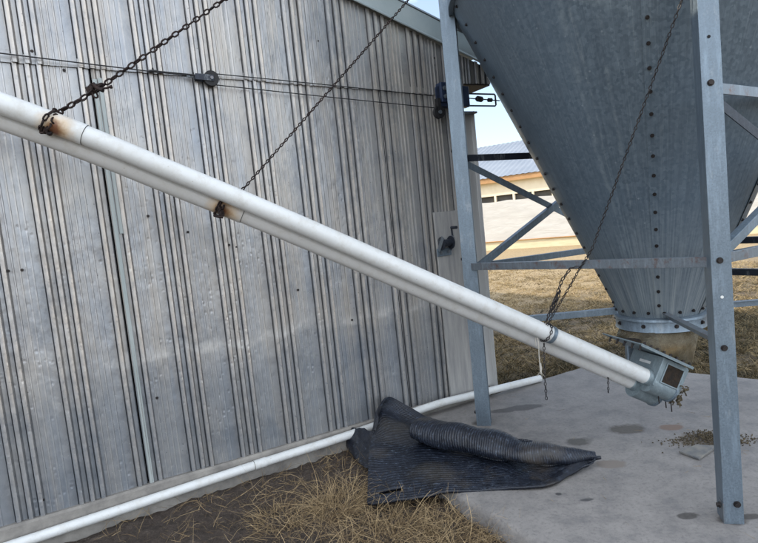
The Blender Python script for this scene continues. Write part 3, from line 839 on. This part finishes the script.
for (wc, mc, nm) in ((0, 0, 'upper'), (None, None, 'lower')):
    if wc is None: d = OFF; wc, mc = d.dot(W0), d.dot(M0)
    mb = MB(); cpt = Bt(0, wc, mc)
    mb.tube([cpt - T0 * .032, cpt - T0 * .028, cpt + T0 * .03], [RT + .002, RT + .005, RT + .005], 28); mb.build('tube_collar', M['galvanized_boot'], boot, smooth=35)
for (s, w_, l) in ((.10, -.03, .05), (.195, -.04, .07), (.205, .02, .06)):
    p = Bt(s, w_, -.085); MB().tube([p, p + V((.003, 0, -l))], .004, 6).build('drain_pin', M['bolt_dark'], boot)
mb = MB()
for i in range(60):
    p = Bt(s1 + random.uniform(-.01, .03), random.uniform(-.09, .02), random.uniform(-.10, .04)); d = V((random.uniform(-1, 1), random.uniform(-1, 1), random.uniform(-1.5, .4))).normalized() * random.uniform(.012, .04)
    mb.tube([p, p + d * .5 + V((0, 0, .004)), p + d], random.uniform(.003, .008), 5)
tag(mb.build('feed_clump', M['feed_bit'], boot), kind='stuff')
mb = MB()   # clear plastic transition from the round outlet to the slanted flange
NA = 40; vs, fs = [], []
rect = []
for i in range(NA):
    a = 2 * PI * i / NA
    ct, st = math.cos(a), math.sin(a); k = 1 / max(abs(ct), abs(st))
    x, y = ct * k, st * k
    rect.append((a, Bt(.03 + .175 * x, .085 + .165 * y, mt + .02)))
a_off = math.atan2(T0.y, T0.x)
for a, p in rect:
    vs.append(C + V((.248 * math.cos(a + a_off), .248 * math.sin(a + a_off), .72)))
    vs.append(p)
for i in range(NA): fs.append((2 * i, 2 * ((i + 1) % NA), 2 * ((i + 1) % NA) + 1, 2 * i + 1))
mb.add(vs, fs); trn = mb.build('clear_transition', M['clear_dirty'], boot, smooth=40)
sol = trn.modifiers.new('thickness', 'SOLIDIFY'); sol.thickness = .003; sol.offset = 0
mb = MB(); N = 26; vs, fs = [], []
for i in range(N):      # leftover feed lying in the transition
    a = 2 * PI * i / N
    for k in range(5):
        r = k / 4; c = Bt(-.02, .08, mt + .022)
        x, y = r * math.cos(a) * .16, r * math.sin(a) * .14
        vs.append(c + T0 * x + W0 * y + M0 * ((1 - r) * .11 + .012 * noise.noise(V((x * 40, y * 40, 1)))))
for i in range(N):
    for k in range(4): fs.append((i * 5 + k, ((i + 1) % N) * 5 + k, ((i + 1) % N) * 5 + k + 1, i * 5 + k + 1))
mb.add(vs, fs); mb.build('leftover_feed', M['feed_dark'], boot, smooth=60)

# ================================================================== CHAINS
def bin_hit(px, py, r=1.25):
    d = ray(px, py); a = d.x ** 2 + d.y ** 2; o = V((-C.x, -C.y)); b = o.x * d.x + o.y * d.y; c = o.length_squared - r * r
    disc = b * b - a * c
    if disc < 0: return None
    return O + d * ((-b - math.sqrt(disc)) / a)
def anchor(x0, y0, x1, y1):
    k = 1.0
    while k < 8:
        x, y = x0 + (x1 - x0) * k, y0 + (y1 - y0) * k
        h = bin_hit(x, y)
        if h and h.z > 3.2: return h
        k += .01
def wrap(line, px, r, pitch, mb, wr, turns=1.0, start=0.0, tilt=.0):
    c, t = at_px(line, px); a = V((0, 0, 1)); a = (a - t * a.dot(t)).normalized(); b = t.cross(a)
    n = int(2 * PI * r * turns / pitch); pts = []
    for i in range(n + 1):
        th = start + 2 * PI * turns * i / n; pts.append(c + a * (r * math.cos(th)) + b * (r * math.sin(th)) + t * (tilt * math.cos(th)))
    mb.chain(pts, pitch, wr)
# heavy rusty chain
c1, t1 = at_px(fl, 48); n1 = (V((0, 0, 1)) - t1 * t1.z).normalized()
E1 = anchor(60, 112, 220, 0)
k1 = D(100, 87.5, 2.80); k0 = D(62, 110.5, 2.80)
mb = MB()
mb.chain([k0, k1, E1], .036, .0048, W=.030)
mb.chain([k0 + V((0, -.01, 0)), D(82, 99, 2.78), k1 + V((.0, -.01, .01))], .037, .0045, W=.03)
wrap(fl, 49, RT + .012, .034, mb, .0048, 1.0, 0, .015)
mb.chain([k0, D(55, 117, 2.73), D(48, 124, 2.72), D(44, 131, 2.73)], .034, .005, W=.032)
mb.chain([k0 + V((.008, -.01, .0)), D(53, 121, 2.71), D(46, 130, 2.71)], .034, .005, W=.032)
for i in range(9):
    p = D(random.uniform(84, 100), random.uniform(85, 95), 2.79); mb.link(p, (random.uniform(-1, 1), .2, random.uniform(-1, 1)), (random.random(), random.random(), .3), .048, .032, .005)
for i in range(7):
    p = D(random.uniform(43, 50), random.uniform(128, 133), 2.73); mb.link(p, (random.uniform(-1, 1), .2, random.uniform(-1, 1)), (random.random(), random.random(), .3), .04, .03, .006)
mb.tube([D(98, 88.5, 2.78), D(106, 88, 2.78), D(111, 86.5, 2.78)], .0055, 7); mb.tube([D(110, 87, 2.78), D(112, 86.5, 2.78)], .009, 7)
mb.tube([D(93, 83.5, 2.78), D(97, 88, 2.78), D(103, 90.5, 2.77)], .010, 8)
o = mb.build('hanging_chain', M['chain_rust'], smooth=60); tag(o, 'heavy rusty chain with large links and a hook, knotted around the upper tube', 'chain', 'chains holding up the auger tubes')
# finer chain to the middle of the tubes
c2, t2 = at_px(rl, 220)
E2 = anchor(243, 188, 408, 0)
top2 = D(243, 187.5, 3.06)
mb = MB()
mb.chain([D(220, 206, 3.12), D(231, 197, 3.11), top2 + V((0, .03, 0)), E2], .022, .0036)
wrap(rl, 220, RT + .010, .026, mb, .0055, 1.0, 0, .008)
for i in range(8):
    p = D(random.uniform(217, 224), random.uniform(206, 215), 3.0); mb.link(p, (random.uniform(-.6, .6), .1, 1), (random.random(), random.random(), .3), .034, .026, .0055)
mb.tube([D(214.5, 215.5, 3.02), D(219, 216.5, 3.0), D(223, 217, 3.0)], .009, 7)
o = mb.build('hanging_chain', M['chain_rust'], smooth=60); tag(o, 'fine dark chain slung to the lower tube at its rusty clamp', 'chain', 'chains holding up the auger tubes')
# chain in front of the hopper
E3 = bin_hit(697, -38, 1.27)
low3 = D(546.5, 326, 3.42); knot3 = D(560, 292, 3.32)
mid3 = D(592, 249, 3.17)
mb = MB()
mb.chain([low3, D(570, 286, 3.33), D(580, 268, 3.27), mid3, E3 + V((-.02, -.03, 0))], .020, .0026)
mb.chain([D(545, 325, 3.42), D(553, 303, 3.36), D(556, 297, 3.35), D(562, 280, 3.31), D(571, 268, 3.29), D(579, 267, 3.27)], .026, .0034)
mb.chain([D(550, 315, 3.38), D(555, 300, 3.34), D(558, 292, 3.33)], .024, .0036)
mb.chain([D(552, 313, 3.37), D(558, 298, 3.34), D(560, 290, 3.33)], .024, .0036)
wrap(fl, 546, RT + .007, .022, mb, .003, 1.0, 0, 0)
o = mb.build('hanging_chain', M['thin_chain'], smooth=60); tag(o, 'thin chain running down across the hopper front to the tubes', 'chain', 'chains holding up the auger tubes')
mb = MB(); mb.chain([D(544, 343, 3.46), D(544.5, 372, 3.44), D(546.5, 400, 3.44)], .021, .0028)
o = mb.build('chain_tail', M['thin_chain'], smooth=60); tag(o, 'longer loose chain end hanging straight down beside the frayed rope', 'chain')
mb = MB(); mb.chain([D(608, 367, 3.64), D(608.3, 393, 3.66)], .018, .0026)
o = mb.build('chain_tail', M['thin_chain'], smooth=60); tag(o, 'short chain end dangling under the tubes near the boot', 'chain')
mb = MB()
mb.tube([D(537.5, 338, 3.40), D(538.5, 343, 3.41), D(539, 355, 3.42), D(540.5, 372, 3.42)], .0036, 8)
mb.tube([D(540.5, 363, 3.42), D(541, 368, 3.42), D(541, 374, 3.42)], [.004, .0065, .004], 8)
mb.tube([D(535.5, 338, 3.40), D(535.8, 346, 3.41)], .0026, 6)
for k in range(5):
    e = random.uniform(-7, 5); mb.tube([D(540.6, 371, 3.42), D(540.6 + e * .5, 374, 3.42 + .01 * k), D(540.6 + e, 378 - abs(e) * .4, 3.43)], .0012, 5)
o = mb.build('frayed_rope', M['cord'], smooth=60); tag(o, 'frayed pale rope hanging below the tubes, beside the longer chain end', 'rope')

# ================================================================== LOOSE PIPE ALONG THE WALL
q1 = wpt(20, 543, .075); q2 = G(540, 378.5, .031)
q3 = wpt(255, 465.3, .072)
dirp = (q1 - q3).normalized()
lp = smoothline([q1 + dirp * 1.6, q1, q3, wpt(345, 436.5, .085), wpt(430, 406.5, .115), wpt(465, 397, .11), q2], 6)
pr_ = thing('water_pipe', 'long white plastic pipe lying along the foot of the shed wall', 'pipe', q3)
MB().tube(lp, .031, 24).build('pipe', M['pvc_pipe'], pr_, smooth=40)
MB().tube([q2 - (q2 - lp[-2]).normalized() * .001, q2 + (q2 - lp[-2]).normalized() * .0015], .026, 20).build('bore', M['label_white'], pr_)
tt = (lp[lp.index(q3) + 1] - q3).normalized() if q3 in lp else (q2 - q3).normalized()
MB().tube([q3 - tt * .004, q3 - tt * .003, q3 + tt * .08, q3 + tt * .081], [.031, .0335, .0335, .031], 24).build('coupling', M['pvc_pipe'], pr_, smooth=30)
MB().tube([q3 - tt * .0075, q3 - tt * .004], .0318, 24).build('joint_gap', M['slate'], pr_)

# ================================================================== RUBBER MAT
mat_c = G(440, 470, 0)
rm = thing('rubber_mat', 'black ribbed rubber mat lying on the pad edge, half of it rolled up', 'mat', mat_c)
def cat(pts, t):
    n = len(pts) - 1; x = min(max(t, 0), 1) * n; i = min(int(x), n - 1); k = x - i
    p0, p1, p2, p3 = pts[max(i - 1, 0)], pts[i], pts[i + 1], pts[min(i + 2, n)]
    return .5 * ((2 * p1) + (p2 - p0) * k + (2 * p0 - 5 * p1 + 4 * p2 - p3) * k * k + (3 * p1 - p0 - 3 * p2 + p3) * k ** 3)
front = [G(367, 503, -.05), G(392, 501, -.02), G(425, 496, .012), G(455, 490.5, .018), G(500, 488, .018), G(545, 487, .02), G(572, 473, .03), G(593, 460, .05)]
midl = [G(368, 470, .03), G(395, 468, .05), G(425, 466, .04), G(455, 466, .03), G(500, 470, .025), G(540, 473, .03), G(570, 466, .045), G(594, 459, .055)]
back = [G(370, 444, .08), G(394, 440, .10), G(418, 436, .06), G(450, 440, .04), G(495, 450, .04), G(535, 458, .045), G(568, 460, .06), G(594, 458.5, .06)]
tops = [G(374, 432, .11), wpt(386, 398.5, .13), wpt(404, 404, .16), G(440, 424, .05), G(490, 440, .05), G(532, 452, .05), G(567, 457, .06), G(594, 458, .06)]
tops2 = [G(374, 432, .11), wpt(381, 411, .17), G(404, 420, .1), G(442, 430, .045), G(491, 444, .045), G(533, 454, .05), G(567, 458, .06), G(594, 458, .06)]
rows = [front, midl, back, tops2, tops]
NU, NV = 150, 90
mb = MB(); vs, fs = [], []
for j in range(NV + 1):
    for i in range(NU + 1):
        tu = i / NU; tv = j / NV
        p = cat([cat(r, tu) for r in rows], tv)
        rib = .0 * math.sin(j * 2 * PI / 4.2) * (1 if 8 < j < NV - 4 and 6 < i < NU - 3 else 0)
        p = p + V((0, 0, rib + .022 * noise.noise(V((tu * 5, tv * 4, 2))) + .004 * noise.noise(V((tu * 18, tv * 14, 5)))))
        vs.append(p)
for j in range(NV):
    for i in range(NU): a = j * (NU + 1) + i; fs.append((a, a + 1, a + NU + 2, a + NU + 1))
# a hand slot near the front left corner is cut out of the sheet
def keep(f):
    a = f[0]; i, j = a % (NU + 1), a // (NU + 1)
    return not (11 <= i <= 27 and 7 <= j <= 8)
fs = [f for f in fs if keep(f)]
mb.add(vs, fs); sh_ = mb.build('sheet', M['rubber'], rm, smooth=60, uv=[((k % (NU + 1)) / NU, (k // (NU + 1)) / NV * 52) for k in range(len(mb.v))])
so = sh_.modifiers.new('thickness', 'SOLIDIFY'); so.thickness = .016; so.offset = 1
mb = MB()   # the rolled part: a loose spiral that narrows to a pinched end
base = [G(421, 443, .035), G(452, 450, .035), G(490, 457, .035), G(525, 463, .035), G(560, 464, .04), G(596, 459, .05)]
rads = [.116, .116, .110, .096, .070, .026]
NT_, NS = 110, 56; vs, fs = [], []
for i in range(NT_ + 1):
    t = i / NT_; b = cat(base, t); b2 = cat(base, min(1, t + .02)); b1 = cat(base, max(0, t - .02))
    ax = (b2 - b1); ax.z = 0; ax.normalize(); bk = V((-ax.y, ax.x, 0))
    r = cat([V((x, 0, 0)) for x in rads], t).x
    sq = .80 + .1 * noise.noise(V((t * 4, 1, 1)))
    for k in range(NS + 1):
        th = -PI * .55 + k / NS * 2 * PI * 1.45
        rr = r * (1 - .22 * k / NS)
        cr = .0022 * math.sin(t * 190 + 1.5 * math.sin(k * .22)) * (r / .1) * (.4 + abs(noise.noise(V((t * 9, k * .09, 3)))) * 1.6)
        cr += .034 * noise.noise(V((t * 6, k * .10, 6))) * (r / .1)
        rr += cr
        vs.append(b + bk * (rr * math.cos(th) * 1.08) + V((0, 0, r * sq + rr * sq * math.sin(th))) + ax * (.012 * noise.noise(V((k * .1, 0, 2)))))
for i in range(NT_):
    for k in range(NS): a = i * (NS + 1) + k; fs.append((a, a + 1, a + NS + 2, a + NS + 1))
mb.add(vs, fs); ro = mb.build('rolled_part', M['rubber'], rm, smooth=60, uv=[((k % (NS + 1)) / NS, (k // (NS + 1)) / NT_ * 80 + .7 * math.sin((k % (NS + 1)) * .16)) for k in range(len(mb.v))])
so = ro.modifiers.new('thickness', 'SOLIDIFY'); so.thickness = .014; so.offset = -1
mb = MB(); pts = [G(590, 459, .05), G(597, 458, .055), G(601, 457.5, .06)]; mb.tube(pts, [.016, .013, .010], 8); mb.build('pinched_corner', M['rubber'], rm, smooth=60)
# second scrap under the pipe
mb = MB(); vs, fs = [], []
sc_ = [[G(345, 444, -.06), G(350, 452, -.06), G(362, 466, -.06), G(374, 466, -.05)], [G(346, 436, .01), G(355, 440, .02), G(366, 446, .02), G(378, 450, .02)], [G(352, 428, .06), G(362, 428, .09), G(372, 432, .09), G(382, 436, .08)]]
for j in range(21):
    for i in range(25):
        p = cat([cat(r, i / 24) for r in sc_], j / 20); vs.append(p + V((0, 0, .012 * noise.noise(V((i * .35, j * .35, 1))))))
for j in range(20):
    for i in range(24): a = j * 25 + i; fs.append((a, a + 1, a + 26, a + 25))
mb.add(vs, fs); o = mb.build('crumpled_flap', M['rubber'], rm, smooth=60); so = o.modifiers.new('thickness', 'SOLIDIFY'); so.thickness = .01

# ================================================================== SPILLED FEED, PLATE
mb = MB()
pc_ = [(G(706, 438), .12, .05, 420), (G(686, 441), .16, .04, 130), (G(718, 444), .1, .05, 200), (G(742, 440), .10, .05, 150), (G(705, 446), .16, .07, 160)]
for c, a, b, n in pc_:
    for i in range(n):
        p = c + V((random.gauss(0, a * .6), random.gauss(0, b * .9), 0)); r = random.uniform(.0022, .0055) * (1.5 if random.random() < .12 else 1)
        h = max(0, .03 * (1 - ((p - pc_[0][0]).length / .14) ** 2)) * random.random()
        ax = V((random.uniform(-1, 1), random.uniform(-1, 1), random.uniform(-.4, .4))).normalized()
        mb.tube([p + V((0, 0, r * .6 + h)) - ax * r, p + V((0, 0, r * .8 + h)), p + V((0, 0, r * .6 + h)) + ax * r], [r * .3, r * .9, r * .35], 5)
tag(mb.build('spilled_feed', M['feed_bit']), 'scattered brown feed pellets on the concrete beside the front bin leg', 'spilled feed', kind='stuff')
mb = MB()
cs = [G(679, 453.5, .0), G(699, 461, .0), G(717, 449, .0), G(697, 446.5, .0)]
vs = [c + V((0, 0, .004)) for c in cs] + [c + V((0, 0, .016 + .006 * (i == 2))) for i, c in enumerate(cs)]
mb.add(vs, [(3, 2, 1, 0), (4, 5, 6, 7), (0, 1, 5, 4), (1, 2, 6, 5), (2, 3, 7, 6), (3, 0, 4, 7)])
o = mb.build('flat_plate', M['slate'], bevel=.002); tag(o, 'small flat grey plate lying on the concrete by the spilled feed', 'plate')

# ================================================================== DRY GRASS
def blade(mb, T, p, d, L_, wd, curl, seg=4, tone=None, jit=.26):
    tone = random.random() if tone is None else tone
    d = V(d).normalized(); side = d.cross(V((random.uniform(-1, 1), random.uniform(-1, 1), .3))).normalized()
    b = len(mb.v); q = V(p)
    for k in range(seg + 1):
        ww = wd * (1 - .75 * k / seg)
        mb.v += [q - side * ww, q + side * ww]; T += [(tone * (.55 + .45 * k / seg), 0, 0)] * 2
        d = (d + curl * (1 / seg) + V([random.uniform(-jit, jit) for _ in range(3)])).normalized(); q = q + d * (L_ / seg)
    for k in range(seg): mb.f.append((b + 2 * k, b + 2 * k + 1, b + 2 * k + 3, b + 2 * k + 2))
def tuft(name, label, px, py, n, rad_, hgt, lean):
    c = G(px, py, -.11); mb = MB(); T = []
    for i in range(n):
        a = random.uniform(0, 2 * PI); r = rad_ * .45 * math.sqrt(random.random())
        p = c + V((r * math.cos(a), r * math.sin(a), 0)); o = V((math.cos(a), math.sin(a), 0))
        d = V((random.uniform(-1, 1), random.uniform(-1, 1), 0)) * .7 + o * random.uniform(.0, .8) + V((0, 0, random.uniform(.25, 1.1))) + V(lean) * random.uniform(.2, 1)
        blade(mb, T, p, d, hgt * random.uniform(.5, 1.25), random.uniform(.0008, .0019), V((o.x * .8, o.y * .8, -random.uniform(.6, 2.6))) + V(lean) * .5, 7, None if random.random() < .6 else random.uniform(.5, 1), .42)
    o = mb.build(name, M['straw'], tint=T); tag(o, label, 'dry grass', 'dry grass tufts beside the pad'); return o
tuft('dry_grass_tuft', 'tallest golden dry grass tuft, on bare soil left of the rubber mat', 338, 510, 700, .34, .27, (.35, .1, .1))
tuft('dry_grass_tuft', 'low straggly dry grass tuft on the soil left of the tallest tuft', 278, 522, 300, .36, .17, (-.2, .2, 0))
tuft('dry_grass_tuft', 'wide pale dry weed tuft just below the rubber mat corner', 388, 541, 750, .55, .23, (.25, -.1, 0))
tuft('dry_grass_tuft', 'thin dry weed tuft with curling stalks along the pad rim', 452, 539, 520, .48, .19, (.3, .1, 0))
tuft('dry_grass_tuft', 'small dry weed tuft growing against the near end of the pad rim', 508, 548, 220, .3, .14, (.2, .1, 0))
mb = MB(); T = []
for i in range(5200):
    px = random.uniform(100, 520); py = random.uniform(440, 560)
    if random.random() > .25 + .75 * min(1, max(0, (px - 180) / 200)) : continue
    p = G(px, py, -.10)
    uq = ((p - A0).dot(WD), (p - A0).dot(WN))
    if uq[1] < .07 or (uq[0] > 2.3): continue
    d = V((random.uniform(-1, 1), random.uniform(-1, 1), random.uniform(0, .7)))
    blade(mb, T, p + V((0, 0, .012)), d, random.uniform(.05, .2), random.uniform(.0008, .002), V((0, 0, random.uniform(-.9, .5))), 4)
for i in range(70):   # wisps blown onto the pad
    p = S(2.4 + random.uniform(0, 2.2), random.uniform(.1, 4.2), .003)
    blade(mb, T, p, V((random.uniform(-1, 1), random.uniform(-1, 1), .02)), random.uniform(.02, .08), random.uniform(.0007, .0014), V((0, 0, 0)), 3, None, .12)
for (px, py, tx, ty) in ((375, 540, 384, 495), (470, 545, 478, 500), (257, 500, 256, 452), (318, 500, 322, 452), (410, 520, 424, 490)):
    p = G(px, py, -.1); dep = (ROT.transposed() @ (p - O)).z * -1; q = D(tx, ty, dep)
    blade(mb, T, p, q - p, (q - p).length * 1.1, .0022, V((.25, 0, -.1)), 7, .95)
tag(mb.build('straw_litter', M['straw'], tint=T), 'loose dry straw and stalks strewn over the dark soil', 'straw', kind='stuff')
mb = MB(); T = []
def on_pad(u, q): return 2.3 < u < 5.0 + .33 * max(q, 0) and -.02 < q < 5.3
for i in range(10500):
    px = random.uniform(455, 800); py = random.uniform(261, 398) if i % 3 else random.uniform(262, 330)
    c = G(px, py, -.152); u, q = (c - A0).dot(WD), (c - A0).dot(WN)
    if on_pad(u, q) or u < 3.72: continue
    dist = min(abs(q), abs(u - 5.0 - .33 * max(q, 0)) if q > 0 else 9)
    edge = dist < .55 + .3 * noise.noise(V((c.x * 2, c.y * 2, 4)))
    cl = noise.noise(V((c.x * 1.3, c.y * 1.3, 1)))
    if not edge and cl < -.3 and random.random() < .7: continue
    base = random.uniform(.0, .5) if edge else min(1, max(0, .45 + .5 * cl + random.uniform(-.3, .45)))
    if q < -3: base = min(1, base + .25)  # far blades paler: sunlit gold put into their tone
    hh = random.uniform(.03, .085) * (1.3 if edge else 1) * (1.6 if random.random() < .1 else 1)
    far = max(1, -q / 5)
    for b in range(random.randint(8, 14)):
        a = random.uniform(0, 2 * PI); rr = random.uniform(0, .08) * far
        p = c + V((rr * math.cos(a), rr * math.sin(a), 0))
        if on_pad((p - A0).dot(WD), (p - A0).dot(WN)): continue
        d = V((math.cos(a), math.sin(a), random.uniform(.25, 1.4)))
        blade(mb, T, p, d, hh * random.uniform(.6, 1.4), random.uniform(.0022, .0052) * far ** .6, V((0, 0, -.35)), 2, min(1, max(0, base + random.uniform(-.25, .25))))
for (px, py, ang) in ((585, 312, .3), (748, 300, 2.6), (742, 368, 2.2), (560, 330, 1.2)):   # a few long bleached stalks
    for k in range(4):
        c = G(px + random.uniform(-6, 6), py + random.uniform(-3, 3), -.13)
        blade(mb, T, c, V((math.cos(ang + k * .4), math.sin(ang + k * .4), .3)), random.uniform(.3, .6), .0045, V((0, 0, -.5)), 5, 1)
tag(mb.build('dry_grass', M['turf'], tint=T), 'short dry mown grass over the field behind the pad', 'grass', kind='stuff')

# ================================================================== BARN ACROSS THE FIELD
a_ = G(482, 251, -.15); b_ = G(592, 244, -.15)
BD = (b_ - a_).normalized(); BN = V((BD.y, -BD.x, 0)); BN = BN if BN.y < 0 else -BN
a_.z = 0
def Q(v, q, z): return a_ + BD * v + BN * q + V((0, 0, z))
barn = thing('livestock_barn', 'long sunlit barn with white side curtain and brown eave board across the field', 'barn', Q(0, 0, 0))
v0, v1 = -6.0, 30.0
def bbox(name, mat, va, vb, qa, qb, za, zb, bev=0):
    mb = MB(); mb.box(Q((va + vb) / 2, (qa + qb) / 2, (za + zb) / 2), BD, BN, (0, 0, 1), (vb - va) / 2, (qb - qa) / 2, (zb - za) / 2)
    return mb.build(name, M[mat], barn, bevel=bev)
bbox('base_board', 'barn_board', v0, v1, -.12, 0, -.2, .22)
bbox('inner_wall', 'barn_gap', v0, v1, -.3, -.14, -.2, 2.9)
mb = MB(); NU, NV = 220, 20; vs, fs = [], []
for j in range(NV + 1):
    for i in range(NU + 1):
        v = v0 + (v1 - v0) * i / NU; z = .235 + 1.80 * j / NV
        vs.append(Q(v, .03 + .014 * noise.noise(V((v * 1.1, z * 2.2, 1))) + .010 * noise.noise(V((v * .5 + z * 2, z * 4, 4))), z - .04 * abs(math.sin(v * 2.2)) * (j / NV > .95)))
for j in range(NV):
    for i in range(NU): a = j * (NU + 1) + i; fs.append((a, a + 1, a + NU + 2, a + NU + 1))
mb.add(vs, fs); mb.build('curtain', M['curtain'], barn, smooth=60)
bbox('header_wall', 'cream_wall', v0, v1, -.12, .0, 2.27, 2.86)
v = v0; k = 0
while v < v1 - .1:
    bbox('vent_post', 'cream_wall', v, v + .09, -.11, .012, 2.0, 2.268); v += .85
mb = MB(); mb.tube([Q(v0, .06, .235), Q(v1, .06, .235)], .022, 8); mb.build('curtain_pipe', M['barn_wood'], barn)
bbox('eave_board', 'barn_wood', v0 - .2, v1, .25, .30, 2.84, 3.06)
bbox('eave_soffit', 'cream_wall', v0, v1, .0, .25, 2.86, 2.9)
# corrugated roof sheet, its lower edge scalloped, left rake rising to the ridge
mb = MB(); vs, fs = [], []; n = 560; ruv = 5.6; rise = 2.1
for i in range(n + 1):
    v = v0 - .35 + (v1 - v0 + .35) * i / n; dz = .014 * math.sin(i * PI / 2)
    for (q, z) in ((.36, 3.07), (-ruv, 3.07 + rise), (-ruv * 2 - .36, 3.07)): vs.append(Q(v, q, z + dz))
for i in range(n):
    for k in range(2): a = i * 3 + k; fs.append((a, a + 3, a + 4, a + 1))
mb.add(vs, fs); mb.build('roof', M['barn_roof'], barn, smooth=60)
mb = MB(); mb.add([Q(v0, 0, -.2), Q(v0, -11.2, -.2), Q(v0, -11.2, 2.9), Q(v0, -5.6, 5.0), Q(v0, 0, 2.9)], [(0, 1, 2, 3, 4)]); mb.build('gable_wall', M['cream_wall'], barn)

# ================================================================== CAMERA, RENDER
cam = bpy.data.cameras.new('camera'); cam.sensor_width = 36; cam.lens = F / 758 * 36; cam.clip_end = 3000; cam.clip_start = .05
co = bpy.data.objects.new('camera', cam); COL.objects.link(co)
co.matrix_world = Matrix.Translation(O) @ ROT.to_4x4()
scene.camera = co
scene.view_settings.view_transform = 'Standard'; scene.view_settings.look = 'None'; scene.view_settings.exposure = 0
scene.cycles.max_bounces = 5; scene.cycles.diffuse_bounces = 3; scene.cycles.glossy_bounces = 3; scene.cycles.transmission_bounces = 5; scene.cycles.caustics_reflective = False; scene.cycles.caustics_refractive = False; scene.cycles.use_denoising = True
